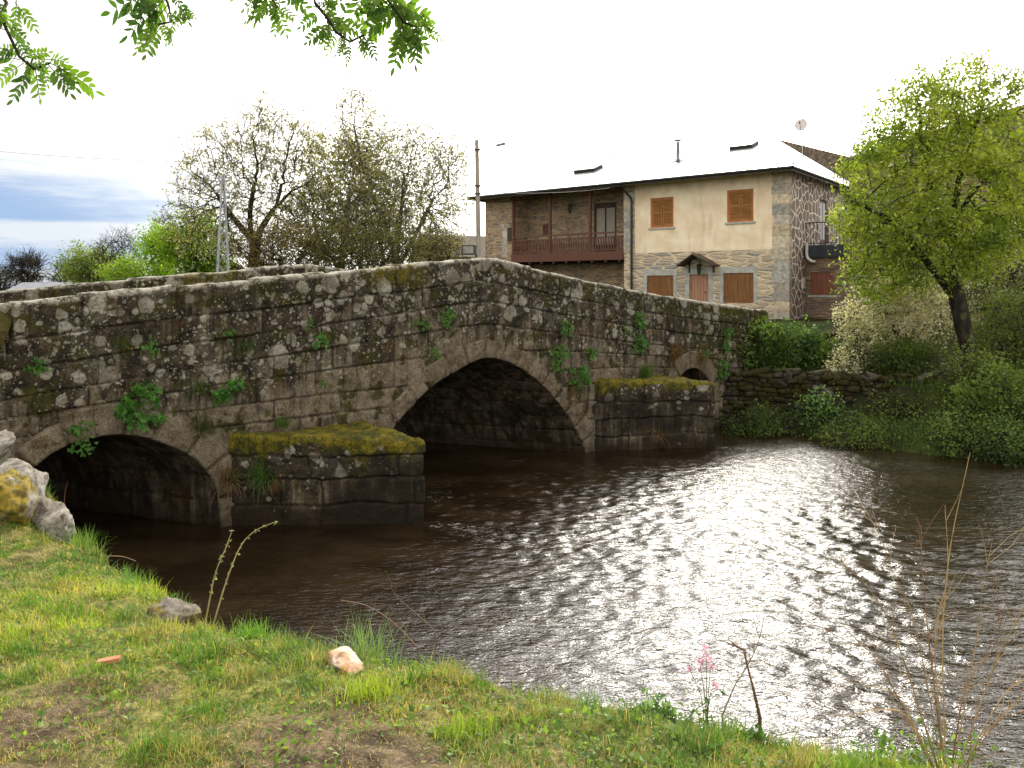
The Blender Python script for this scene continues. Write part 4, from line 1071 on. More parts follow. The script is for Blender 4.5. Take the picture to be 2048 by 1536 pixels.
def blades(P, r, length, width, lean=.5, curl=.5, az=None):
    """bent grass blades, 3 segments, 7 verts each"""
    n = len(P); length = np.broadcast_to(length, (n,))*r.uniform(.6, 1.3, n); width = np.broadcast_to(width, (n,))
    az = r.uniform(0, 2*math.pi, n) if az is None else az
    le = np.abs(r.normal(0, lean, n)); cu = r.uniform(.2, 1, n)*curl
    h = np.stack([np.cos(az), np.sin(az), 0*az], 1); s = np.stack([-np.sin(az), np.cos(az), 0*az], 1)
    rows = []; p = P.copy(); th = le.copy()
    for i in range(4):
        w = width*(1, .85, .55, 0)[i]*.5
        if i < 3: rows += [p-s*w[:, None], p+s*w[:, None]]
        else: rows += [p]
        step = length/3; p = p+(h*np.sin(th)[:, None]+np.array([0, 0, 1])*np.cos(th)[:, None])*step[:, None]; th = th+cu
    V = np.stack(rows, 1).reshape(-1, 3); i = np.arange(n)[:, None]*7
    Q = np.concatenate([i+np.array([[0, 1, 3, 2]]), i+np.array([[2, 3, 5, 4]])]); T = i+np.array([[4, 5, 6]])
    return V, Q, T

def colonize(r, paths, attr, step, di, dk, iters=220, jit=.5, grav=0.0):
    di = min(di, step*5)
    N = []; par = []
    for P in paths:
        for i, p in enumerate(P):
            N.append(np.array(p, float)); par.append(-1 if i == 0 else len(N)-2)
    if len(paths) > 1:           # side limbs start at the closest node of the first path
        k = len(paths[0])
        for P in paths[1:]:
            d = np.linalg.norm(np.array(N[:k])-np.array(P[0]), axis=1); par[k] = int(d.argmin()); k += len(P)
    M = np.array(N); D = np.linalg.norm(attr[:, None]-M[None], axis=2)
    zl = np.quantile(attr[:, 2], .30); low = M[:, 2] < zl          # the lower trunk stays clear of shoots
    if (~low).sum() >= 3: D[:, low] = 1e6
    near = D.argmin(1); dist = D.min(1); alive = np.ones(len(attr), bool)
    for it in range(iters):
        act = alive & (dist < di)
        if not act.any():
            if not alive.any() or di > 8: break
            di *= 1.4; continue
        idx = near[act]; v = unit(attr[act]-np.array(N)[idx]); new = []; src = []
        for s in np.unique(idx):
            a = v[idx == s].mean(0)+r.normal(0, jit, 3)*.5+np.array([0, 0, grav]); nrm = np.linalg.norm(a)
            if nrm < .05: continue
            new.append(N[s]+a/nrm*step); src.append(s)
        if not new: break
        base = len(N); keep = []
        M = np.array(N)
        for p, s in zip(new, src):
            if np.linalg.norm(M-p, axis=1).min() < step*.72: continue
            keep.append((p, s))
        if not keep:
            alive[act] &= r.random(act.sum()) > .3; continue
        for p, s in keep: N.append(p); par.append(int(s))
        Nn = np.array([p for p, s in keep]); Dn = np.linalg.norm(attr[:, None]-Nn[None], axis=2); m = Dn.min(1); am = Dn.argmin(1)
        c = m < dist; dist[c] = m[c]; near[c] = base+am[c]
        alive &= dist > dk
    return np.array(N), np.array(par)
def tree_radii(par, r0, e=2.3, rmax=None, taper=1.0):
    n = len(par); A = np.zeros(n); ch = np.zeros(n, int)
    for i in range(n):
        if par[i] >= 0: ch[par[i]] += 1
    order = np.arange(n)
    dep = np.zeros(n, int)
    for i in range(n):
        if par[i] >= 0: dep[i] = dep[par[i]]+1
    for i in np.argsort(-dep, kind='stable'):
        if ch[i] == 0: A[i] = r0**e
        if par[i] >= 0: A[par[i]] += A[i]
    R = A**(1/e)
    if rmax: q = np.log(R/r0)/np.log(max(R.max()/r0, 1.01)); R = r0*(rmax/r0)**(np.clip(q, 0, 1)**taper)
    return R, ch
def chains(N, par, R):
    n = len(N); kids = [[] for _ in range(n)]
    for i in range(n):
        if par[i] >= 0: kids[par[i]].append(i)
    out = []; st = [(i, None) for i in range(n) if par[i] < 0]
    while st:
        i, p = st.pop(); c = [i] if p is None else [p, i]
        while kids[c[-1]]:
            k = sorted(kids[c[-1]], key=lambda q: -R[q]); 
            for q in k[1:]: st.append((q, c[-1]))
            c.append(k[0])
        if len(c) > 1: out.append(c)
    return out
def ell_points(r, ells, n):
    """ells: (px, py, rx_px, ry_px, Y, ry_depth)"""
    vol = np.array([e[2]*e[3] for e in ells], float); k = r.choice(len(ells), n, p=vol/vol.sum()); out = []
    for q in k:
        px, py, rx, ry, Y, dy = ells[q]
        while True:
            v = r.uniform(-1, 1, 3)
            if v@v < 1: break
        y = Y+v[1]*dy; c = at(px, py, Y); out.append([c[0]+v[0]*rx*Y/FPX, y, c[2]+v[2]*ry*Y/FPX])
    return np.array(out)
def tree(name, label, cat, paths, ells, seed, nattr=500, step=.22, di=3.0, dk=.35, r0=.006, rmax=.14, bark=None, thick=.022,
         nleaf=5000, lsize=.07, c1=(.1,.2,.03), c2=(.2,.3,.05), aspect=.55, spread=.12, twigs=0, twl=.3, group=None, flowers=0, fcol=(.7,.68,.6), drop=0, mat=None, trunkpart='trunk', grav=0.0, clumpy=.5, forks=0, taper=1.0):
    r = np.random.default_rng(seed); bark = bark or M_BARK
    att = ell_points(r, ells, nattr)
    N, par = colonize(r, paths, att, step, di, dk, grav=grav)
    R, ch = tree_radii(par, r0, 2.2, rmax, taper)
    base = paths[0][0]; o = empty(name, base, label, cat, group)
    big = MB(); small = MB()
    N = N+r.normal(0, step*.05, N.shape)*(np.array(par) >= 0)[:, None]
    for c in chains(N, par, R):
        c = np.array(c); rr = R[c].copy()
        if par[c[0]] >= 0 or len(c) > 1: rr[0] = min(rr[0], rr[1]*1.25)
        k = int((rr > thick).sum())
        if k > 1: big.tube(N[c[:k+1]], rr[:k+1], 8 if rr[0] > .06 else 6)
        if k < len(c)-1: small.tube(N[c[max(k-1, 0):]], rr[max(k-1, 0):], 4)
    if big.V: big.build(trunkpart, bark, o, smooth=True)
    thin = np.where(R < thick*1.3)[0]; tipw = np.where(ch[thin] == 0, 2.2, 1.0)
    tips = thin[r.choice(len(thin), twigs, p=tipw/tipw.sum())] if twigs else []
    LP = []; LD = []
    for q in tips:
        d = N[q]-N[par[q]] if par[q] >= 0 else np.array([0, 0, 1.]); d = unit(unit(d)+r.normal(0, .55, 3)+np.array([0, 0, .15])); l = twl*r.uniform(.4, 1.2)
        e = N[q]+d*l; m = N[q]+d*l*.5+r.normal(0, l*.08, 3); small.tube([N[q], m, e], [r0*.8, r0*.65, r0*.4], 3)
        for f_ in (.35, .6, .8)[:forks]:
            b_ = N[q]+(e-N[q])*f_; e_ = b_+unit(d+r.normal(0, .6, 3))*l*.5; small.tube([b_, e_], [r0*.55, r0*.35], 3); LP += [e_, (b_+e_)/2]; LD += [d, d]
        for t in (.35, .6, .8, 1.0): LP.append(N[q]+(e-N[q])*t); LD.append(d)
    mats = [M_TWIG if bark is None else bark, mat or M_LEAF]
    V = []; Q = []; C = []; MI = []; nv = 0
    if small.V:
        sv = np.concatenate(small.V); sq = np.concatenate(small.Q); V.append(sv); Q.append(sq); C.append(np.tile([.07, .055, .04], (len(sv), 1))); MI.append(np.zeros(len(sq))); nv += len(sv)
    if nleaf:
        src = np.array(LP) if len(LP) else N[thin]
        # clumps: some shoots carry many leaves, others almost none
        w = .15+(fbm(src[:, 0]*2.2, src[:, 1]*2.2, src[:, 2]*2.2, 3, seed) > .5-.18*(1-clumpy))*1.0; w = w/w.sum()
        k = r.choice(len(src), nleaf, p=w); P = src[k]+r.normal(0, spread, (nleaf, 3))
        v, f = leaf_cards(P, lsize, r, aspect, .35, None, drop); cl = fbm(P[:, 0]*1.8, P[:, 1]*1.8, P[:, 2]*1.8, 3, seed+1); cl = ss(.3, .7, cl)
        cc = tints(nleaf, c1, c2, r, 4, cl)
        if flowers:
            fl = np.repeat(r.random(nleaf) < flowers, 4); cc[fl] = np.array(fcol)*r.uniform(.7, 1.1, fl.sum())[:, None]
        V.append(v); Q.append(f+nv); C.append(cc); MI.append(np.ones(len(f)))
    if V: mk('crown', np.concatenate(V), [np.concatenate(Q)], mats, o, cols=np.concatenate(C), matidx=np.concatenate(MI))
    return o

# ---- trees behind the bridge
Y = 25.0
tree('bare_tree', 'tall sparsely leafed tree with a leaning dark trunk, right of the pylon', 'tree',
     [crom([at(500, 640, Y), at(508, 520, Y), at(524, 455, Y), at(552, 412, Y), at(562, 370, Y)], .22)[0], crom([at(506, 500, Y), at(500, 430, Y), at(508, 370, Y)], .22)[0], crom([at(512, 490, Y), at(470, 440, Y), at(440, 400, Y)], .22)[0], crom([at(540, 425, Y), at(585, 380, Y)], .22)[0]],
     [(530, 290, 80, 95, Y, 1.2), (450, 370, 100, 110, Y, 1.4), (390, 440, 70, 60, Y, 1.1), (560, 400, 90, 90, Y, 1.2), (460, 480, 100, 45, Y, 1.2), (600, 310, 35, 80, Y, .8)],
     101, 2600, .16, 2.6, .17, .0085, .17, M_BARK, .03, 9000, .08, (.18, .165, .09), (.36, .33, .16), .55, .07, 1300, .4, forks=3, grav=.09, taper=1.35)
tree('bare_tree', 'dense olive tree in the middle of the group behind the bridge', 'tree',
     [crom([at(680, 640, Y+2), at(682, 540, Y+2), at(690, 460, Y+2), at(700, 380, Y+2)], .22)[0], crom([at(682, 540, Y+2), at(640, 480, Y+2), at(625, 430, Y+2)], .22)[0], crom([at(684, 520, Y+2), at(740, 450, Y+2)], .22)[0]],
     [(690, 390, 90, 95, Y+2, 1.4), (640, 440, 75, 80, Y+2, 1.2), (715, 320, 50, 50, Y+2, .9), (700, 470, 110, 60, Y+2, 1.4), (760, 420, 60, 80, Y+2, 1.1), (660, 320, 50, 60, Y+2, .9)],
     103, 1700, .19, 2.4, .22, .0085, .13, M_BARK, .03, 15000, .10, (.19, .18, .085), (.38, .355, .16), .6, .15, 1500, .45, forks=2, clumpy=.25, grav=.06, taper=1.4)
tree('bare_tree', 'wide spreading thicket tree of many thin stems, beside the grey pole', 'tree',
     [crom([at(795, 640, Y+1), at(793, 550, Y+1), at(780, 480, Y+1), at(765, 420, Y+1)], .22)[0], crom([at(793, 545, Y+1), at(830, 470, Y+1), at(862, 410, Y+1)], .22)[0], crom([at(793, 540, Y+1), at(800, 450, Y+1), at(805, 380, Y+1)], .22)[0], crom([at(793, 548, Y+1), at(740, 500, Y+1), at(700, 470, Y+1)], .22)[0], crom([at(780, 480, Y+1), at(745, 390, Y+1), at(722, 320, Y+1), at(708, 250, Y+1)], .22)[0], crom([at(793, 550, Y+1), at(850, 505, Y+1), at(890, 480, Y+1)], .22)[0]],
     [(790, 330, 80, 90, Y+1, 1.4), (708, 235, 42, 70, Y+1, .8), (735, 300, 55, 60, Y+1, .9), (850, 350, 75, 90, Y+1, 1.3), (900, 330, 38, 55, Y+1, .9), (770, 440, 110, 90, Y+1, 1.6), (880, 420, 55, 75, Y+1, 1.1), (850, 470, 80, 45, Y+1, 1.2)],
     102, 2800, .16, 2.4, .16, .0085, .12, M_BARKG, .03, 11000, .085, (.19, .18, .09), (.38, .36, .17), .55, .09, 1700, .42, clumpy=.3, forks=3, grav=.08, taper=1.35)
for i, (lab, px, py, rx, ry, YY, c1, c2, nl, sz, tw) in enumerate([
    ('bright green young tree beside the pylon, right of the bare hedge trees', 392, 490, 60, 58, 30, (.14, .26, .015), (.26, .38, .03), 3600, .10, 120),
    ('small vivid green tree left of the pylon, slimmer than the one beside it', 322, 510, 34, 52, 34, (.15, .30, .012), (.26, .42, .03), 2600, .10, 80),
    ('bare purple-brown tree between the vivid green tree and the hedge', 240, 515, 52, 48, 40, (.10, .08, .05), (.14, .11, .07), 160, .06, 500),
    ('olive green willow bush left of the bare hedge tree', 180, 535, 50, 36, 42, (.15, .20, .03), (.26, .32, .06), 3000, .11, 260),
    ('low yellow-green bush directly above the left parapet', 270, 552, 62, 24, 36, (.14, .24, .02), (.26, .36, .03), 2600, .10, 60),
    ('distant rounded bare tree standing alone at the far left', 55, 540, 32, 28, 75, (.12, .10, .09), (.15, .12, .1), 100, .1, 700),
    ('hazy bare tree beyond the white-verged shed', 128, 548, 20, 18, 85, (.13, .11, .09), (.15, .12, .1), 60, .1, 350),
    ('brown leafless thicket at the extreme left edge of the picture', 0, 560, 24, 22, 85, (.13, .11, .09), (.15, .12, .1), 60, .1, 350),
    ('russet undergrowth bush at the foot of the leaning tree', 560, 505, 95, 42, 23, (.14, .085, .02), (.20, .16, .04), 2600, .06, 300),
    ('green brown undergrowth bush at the foot of the thicket tree', 720, 505, 120, 44, 23.5, (.10, .10, .025), (.17, .15, .045), 3000, .06, 300),
    ('ochre bush in front of the low stone shed', 880, 510, 45, 32, 27, (.16, .10, .02), (.20, .18, .045), 1500, .06, 200)]):
    b = at(px, 600, YY); bb = np.array([b[0], b[1], 1.8])
    tops = [at(px+rx*q, py+ry*.3, YY) for q in (-.45, 0, .4)]
    far = YY > 60
    tree('background_tree' if ry > 30 else 'bush', lab, 'tree' if ry > 30 else 'bush', [crom([bb, bb+(tops[1]-bb)*.5, tops[1]], .3)[0]]+[crom([bb+(tops[1]-bb)*.35, (bb+t)/2+np.array([0, 0, .3]), t], .3)[0] for t in (tops[0], tops[2])],
         [(px, py, rx, ry, YY, pxs(rx, YY)*.8), (px, py+ry*.5, rx*.8, ry*.5, YY, pxs(rx, YY)*.8)], 200+i, 700 if not far else 500, .2 if not far else .4, 4, .2 if not far else .4, .010 if not far else .024, .09 if not far else .25, M_BARK, .03 if not far else .06, int(nl*2.6), sz, tuple(.8*q for q in c1), c2, .6, .2 if nl > 1000 else .05, tw, .5 if not far else 1.1, forks=3, clumpy=.2)

# ---- right bank
Y = 17.2
tree('leafy_tree', 'big leafy spring tree with a dark forked trunk on the right bank', 'tree',
     [crom([at(1945, 790, Y), at(1935, 700, Y), at(1915, 600, Y), at(1895, 520, Y), at(1905, 450, Y), at(1925, 330, Y), at(1960, 220, Y)], .18)[0],
      crom([at(1905, 590, Y), at(1850, 520, Y-.3), at(1795, 450, Y-.4), at(1740, 420, Y-.4), at(1700, 400, Y-.4)], .18)[0],
      crom([at(1897, 530, Y), at(1880, 440, Y+.3), at(1850, 330, Y+.3), at(1840, 230, Y+.3)], .18)[0],
      crom([at(1905, 450, Y), at(1950, 380, Y+.2), at(2010, 330, Y+.2)], .18)[0]],
     [(1785, 395, 108, 128, Y, 1.3), (1850, 270, 115, 120, Y, 1.3), (1945, 200, 85, 90, Y, 1.0), (1960, 330, 100, 130, Y, 1.2), (1750, 450, 75, 85, Y, 1.1), (1880, 480, 120, 90, Y, 1.2), (1780, 540, 90, 60, Y, .9), (2010, 420, 70, 110, Y, 1.0), (1975, 150, 25, 45, Y, .4), (1738, 495, 48, 60, Y-.2, .7), (1960, 500, 80, 60, Y, .9)],
     301, 1900, .15, 1.6, .2, .006, .17, M_BARK, .022, 40000, .080, (.12, .19, .02), (.40, .45, .06), .6, .10, 3200, .30, clumpy=.45, taper=1.05, flowers=.025, fcol=(.6, .6, .5), forks=2)
Y = 18.4
tree('blossom_shrub', 'pale blossoming shrub in front of the annex, left of the leafy tree', 'shrub',
     [crom([at(1820, 760, Y), at(1810, 690, Y), at(1780, 640, Y), at(1750, 590, Y)], .15)[0], crom([at(1815, 730, Y), at(1850, 690, Y), at(1890, 650, Y)], .15)[0], crom([at(1812, 710, Y), at(1750, 690, Y), at(1715, 670, Y)], .15)[0]],
     [(1755, 640, 75, 85, Y, .8), (1730, 690, 60, 40, Y, .7), (1830, 630, 80, 70, Y, .8), (1765, 580, 50, 45, Y, .6), (1705, 735, 45, 30, Y-.6, .3)],
     311, 1100, .12, 1.6, .12, .005, .09, M_BARK, .018, 15000, .05, (.26, .26, .12), (.52, .47, .34), .8, .07, 900, .22, flowers=.32, fcol=(.72, .68, .58))
tree('blossom_shrub', 'white-blossomed shrub with sparse twigs behind the trunk of the leafy tree', 'shrub',
     [crom([at(1990, 780, Y+.8), at(2000, 680, Y+.8), at(1990, 590, Y+.8)], .15)[0]],
     [(1970, 600, 90, 80, Y+.8, .8), (1985, 540, 60, 50, Y+.8, .6), (2040, 500, 50, 60, Y+.8, .6), (1990, 690, 90, 60, Y+.8, .8)],
     313, 900, .14, 1.8, .15, .005, .07, M_BARK, .018, 9500, .05, (.10, .13, .04), (.26, .28, .11), .7, .08, 700, .25, flowers=.25, fcol=(.7, .68, .6))
shr = [('dark leafy shrub climbing beside the right end of the parapet', 1525, 700, 55, 42, 18.9, 3000, .085, (.03, .085, .012), (.09, .19, .03)),
       ('glossy green shrub between the parapet end and the blossom shrub', 1595, 705, 50, 38, 19.3, 3200, .085, (.03, .10, .018), (.10, .22, .045)),
       ('low green weeds below the retaining wall, left of the blossom shrub', 1665, 725, 45, 28, 19.0, 1600, .075, (.03, .085, .012), (.09, .18, .03)),
       ('dark green bush behind the drystone wall right of the blossom shrub', 1790, 720, 75, 35, 17.9, 2600, .07, (.03, .07, .012), (.08, .15, .025)),
       ('tangled bush overhanging the river at the right edge', 2005, 830, 85, 75, 15.4, 4600, .06, (.035, .09, .015), (.12, .22, .04)),
       ('green bramble bush spilling over the right end of the drystone wall', 1955, 770, 65, 55, 16.2, 3400, .06, (.04, .09, .015), (.12, .21, .04)),
       ('tall dark bush at the right edge below the barn', 2030, 680, 85, 95, 17.6, 5200, .065, (.035, .075, .015), (.11, .19, .035)),
       ('leafy bramble at the water edge below the tangled bush', 1930, 874, 75, 30, 15.1, 2400, .055, (.04, .10, .02), (.12, .22, .05)),
       ('bushy green growth behind the leafy trunk against the barn', 1990, 560, 80, 80, 20.5, 3600, .07, (.04, .09, .015), (.15, .22, .04)),
       ('low leafy clump on the bank below the drystone wall', 1640, 830, 34, 26, 16.9, 900, .07, (.04, .12, .03), (.11, .26, .07)),
       ('dark creeping plants at the foot of the drystone wall', 1520, 850, 62, 18, 17.1, 1300, .05, (.03, .08, .015), (.08, .17, .03)),
       ('ragged bank vegetation beside the water, right of the leafy clump', 1740, 874, 85, 18, 15.9, 2300, .05, (.035, .085, .015), (.10, .18, .035)),
       ('bramble shoots leaning on the middle of the drystone wall', 1800, 825, 45, 22, 16.6, 900, .055, (.05, .10, .018), (.13, .22, .045)),
       ('low overhanging bush at the river line at the right edge', 2030, 895, 70, 30, 14.4, 2600, .05, (.035, .09, .018), (.11, .22, .05))]
for i, (lab, px, py, rx, ry, YY, nl, sz, c1, c2) in enumerate(shr):
    b = at(px, py+ry*1.05, YY); b[2] = max(tz(b[0], b[1])-.05, .0) if abs(b[2]-tz(b[0], b[1])) < 1.2 else b[2]
    t = [at(px+rx*q, py-ry*.2, YY) for q in (-.5, 0, .5)]
    tree('bush', lab, 'bush', [crom([b, (b+t[1])/2, t[1]], .15)[0]]+[crom([b+(t[1]-b)*.15, (b+q)/2, q], .15)[0] for q in (t[0], t[2])],
         [(px, py, rx, ry, YY, pxs(rx, YY)*.7), (px-rx*.4, py+ry*.3, rx*.6, ry*.6, YY-.1, pxs(rx, YY)*.5), (px+rx*.4, py+ry*.2, rx*.6, ry*.7, YY-.1, pxs(rx, YY)*.5)],
         400+i, 520, .12, 2, .13, .005, .035, M_BARK, .014, int(nl*1.9), sz*.95, (c1[0]*1.15, c1[1]*.8, c1[2]), (c2[0]*1.8, c2[1]*1.3, c2[2]*1.4), .62, .10, 520, .42, clumpy=.6, forks=1)

# weeds and rank grass on the far bank: nobody could count it
def far_bank_weeds():
    r = np.random.default_rng(71); n = 16000
    x = r.uniform(4.8, 13.5, n); y = r.uniform(12.4, 19.5, n); df = dpoly(x, y, FARB); ok = (~inpoly(x, y, RIVER)) & (df < 2.9) & (df > .0)
    x, y = x[ok], y[ok]; P = np.stack([x, y, terrain(x, y)-.02], 1)
    V, Q, T = blades(P, r, .24, .012, .5, .5); c = tints(len(P), (.03, .07, .012), (.12, .19, .032), r, 7)
    o = mk('bank_grass', V, [Q, T], M_GRASS, cols=c); tag(o, 'rank dark green grass and weeds along the far bank', 'grass', kind='stuff')
    n = 9000; x = r.uniform(4.8, 13.5, n); y = r.uniform(12.4, 19.5, n); df = dpoly(x, y, FARB); ok = (~inpoly(x, y, RIVER)) & (df < 1.7) & (fbm(x*2, y*2, oct=3, seed=4) > .45)
    x, y = x[ok], y[ok]; P = np.stack([x, y, terrain(x, y)+r.uniform(0, .2, len(x))], 1)
    v, f = leaf_cards(P, .06, r, .7, .6); o = mk('bank_weeds', v, [f], M_LEAF, cols=tints(len(P), (.03, .075, .014), (.10, .19, .035), r)); tag(o, 'broad-leaved weeds covering the foot of the far bank', 'weeds', kind='stuff')
far_bank_weeds()

# ------------------------------------------------------------------ plants rooted in the bridge masonry
def face(px, py, out=.0):
    r = (px-1024)/FPX; s = (r*A0[1]-A0[0])/(BD[0]-r*BD[1]); Y = A0[1]+s*BD[1]
    return np.array([A0[0]+s*BD[0]+BN[0]*out, Y+BN[1]*out, EYE+(HZ-py)*Y/FPX])
BN3 = np.array([BN[0], BN[1], 0])
def wall_plant(label, p, rad, n, lsize, seed, c1=(.04, .13, .02), c2=(.12, .28, .05), tall=1.0, hang=.0, name='wall_plant', nrm=BN3):
    r = np.random.default_rng(seed); o = empty(name, p, label, 'plant')
    st = MB(); side_ = np.cross([0, 0, 1], nrm); V = []; F = []; k = 0; C = []; P = []; Dr = []
    ns = max(6, n//7)
    for i in range(ns):
        a = r.uniform(0, 2*math.pi); q = r.uniform(.25, 1)**.7; e = p+side_*math.cos(a)*rad*q+np.array([0, 0, math.sin(a)*rad*q*tall-hang*rad*q])+nrm*r.uniform(.04, .14)*(.5+rad*2)
        m = (p+e)/2+nrm*.05; st.tube([p-nrm*.02, m, e], [.005, .004, .003], 4)
        for j in range(max(1, n//ns)):
            P.append(m+(e-m)*r.uniform(.2, 1.1)+r.normal(0, .035, 3)); Dr.append(unit(e-p))
    st.build('stem', M_TWIG if False else simple('green_stem', (.10, .14, .03)), o)
    P = np.array(P); Dr = np.array(Dr)
    # every leaf is three lobes
    allV = []; allF = []; nv = 0
    base = unit(Dr+r.normal(0, .6, Dr.shape))
    ax = unit(np.cross(base, nrm[None]+r.normal(0, .35, Dr.shape)))
    szs = lsize*r.uniform(.6, 1.2, len(P))
    for lob, sc_ in ((0, 1.0), (.95, .8), (-.95, .8)):
        d_ = base*math.cos(lob)+ax*math.sin(lob); w_ = ax*math.cos(lob)-base*math.sin(lob); L = (szs*sc_)[:, None]; nn_ = np.cross(d_, w_)
        v = np.stack([P, P+d_*L*.6+w_*L*.30+nn_*L*.05, P+d_*L-nn_*L*.12, P+d_*L*.6-w_*L*.30+nn_*L*.05], 1).reshape(-1, 3)
        allV.append(v); allF.append(np.arange(len(v)).reshape(-1, 4)+nv); nv += len(v)
    t = r.random(len(P)); c = np.array(c1)*(1-t[:, None])+np.array(c2)*t[:, None]
    mk('leaves', np.concatenate(allV), [np.concatenate(allF)], M_LEAF, o, cols=np.concatenate([np.repeat(c, 4, 0)]*3))
    return o
for i, (lab, px, py, rad, n, ls, tall, hang) in enumerate([
    ('small leafy plant near the left end of the bridge wall', 76, 730, .13, 36, .05, 1, 0),
    ('slender green plant hanging in a joint under the second coping stone', 291, 690, .11, 34, .05, 1.5, .3),
    ('large bushy green plant over the crown of the left arch', 277, 808, .28, 170, .075, 1, .1),
    ('yellowish drooping plant on the left voussoirs of the left arch', 166, 860, .18, 60, .055, 1.3, .4),
    ('vivid round leafy plant right of the large bushy plant', 457, 782, .20, 100, .062, .9, 0),
    ('small fresh plant in the fourth course between the left and middle arches', 631, 684, .13, 44, .05, 1, 0),
    ('tiny pale green sprig below the parapet, left of the middle of the bridge', 452, 667, .08, 16, .04, .7, 0),
    ('tiny light sprig under the parapet above the small fresh plant', 612, 645, .09, 18, .04, .6, 0),
    ('tiny sprig in the bare grey courses left of the middle arch', 642, 767, .07, 12, .035, 1, 0),
    ('feathery green tuft plant under the parapet left of the apex', 884, 634, .19, 80, .045, .8, .1),
    ('faint dark plant just left of the feathery tuft plant', 835, 648, .15, 40, .04, .7, 0),
    ('flat dark weed on the crown of the middle arch ring', 862, 708, .17, 36, .04, .5, 0),
    ('green plant high on the wall right of the middle arch', 1124, 654, .18, 56, .055, .9, 0),
    ('small plant left of the tall hanging creeper', 1245, 656, .12, 26, .05, 1, 0),
    ('tall hanging green creeper below the right parapet', 1273, 640, .17, 70, .06, 1.6, .0),
    ('hanging lower shoots of ferns under the tall creeper', 1270, 688, .22, 80, .06, 1.4, .2),
    ('bushy creeper trailing down the right haunch of the middle arch', 1112, 705, .24, 110, .06, 1.1, .5),
    ('dark trailing creeper lowest on the right haunch of the middle arch', 1150, 745, .26, 120, .06, .9, .4),
    ('dark plant right of the trailing creeper, above the right cutwater', 1182, 700, .2, 60, .05, 1, .1),
    ('leafy plant on the wall above the small right arch', 1448, 678, .26, 70, .065, 1.2, 0),
    ('bright plant beside the small right arch', 1436, 738, .28, 80, .065, 1.2, 0),
    ('dark green plant low on the wall near the parapet end', 1400, 706, .2, 36, .055, .8, 0)]):
    wall_plant(lab, face(px, py, .015), rad, n, ls, 600+i, tall=tall, hang=hang)
def wall_tuft(label, p, n, length, seed, c1, c2, hang=False, nrm=BN3, w=.008):
    r = np.random.default_rng(seed); o = empty('grass_tuft', p, label, 'grass tuft')
    P = p+r.normal(0, .06, (n, 3))*np.array([1, 1, .35]); az = math.atan2(nrm[1], nrm[0])+r.normal(0, .9, n)
    V, Q, T = blades(P, r, length, w, .9 if hang else .5, .75 if hang else .35, az)
    mk('blades', V, [Q, T], M_GRASS, o, cols=tints(n, c1, c2, r, 7))
GR = ((.05, .12, .02), (.14, .24, .06)); DRY = ((.16, .09, .04), (.30, .19, .09))
wall_tuft('dry russet grass hanging at the foot of the left arch', face(452, 968, .02), 150, .42, 701, *DRY, True)
wall_tuft('long green grass tuft growing from the side of the left cutwater', np.array([-3.35, 10.41, .62]), 170, .36, 702, *GR, True, np.array([.03, -1, 0]))
wall_tuft('thin green grass above the dry hanging grass', face(462, 955, .02), 50, .25, 703, *GR, True)
wall_tuft('dark grass fringe hanging on the right haunch of the left arch', face(398, 858, .02), 120, .34, 704, (.05, .09, .02), (.16, .15, .06), True)
wall_tuft('wispy grass left of the vivid round plant', face(395, 780, .02), 130, .26, 705, (.05, .10, .02), (.14, .17, .05), True)
wall_tuft('dark grass tuft in the third course above the vivid round plant', face(490, 697, .02), 110, .2, 706, (.04, .09, .02), (.10, .15, .04), True)
wall_tuft('dark olive grass under the second coping stone', face(240, 690, .02), 80, .18, 707, (.05, .09, .02), (.12, .14, .04), True)
wall_tuft('dry straw grass on the wall left of the small right arch', face(1345, 715, .02), 180, .55, 708, *DRY, True)
wall_tuft('second clump of dry grass above the small right arch', face(1398, 720, .02), 140, .5, 709, *DRY, True)
wall_tuft('brown dead grass in the haunch below the trailing creeper', face(1140, 790, .02), 80, .4, 710, *DRY, True)
wall_tuft('tall green grass behind the right cutwater cap', face(1285, 752, .05), 190, .3, 711, *GR)
wall_tuft('low green grass behind the left cutwater cap', face(560, 850, .05), 150, .14, 712, *GR)
wall_tuft('dry sprig on the dark flank of the right cutwater', np.array([2.9, 15.33, .25]), 60, .32, 713, *DRY, True, np.array([.2, -1, 0]))

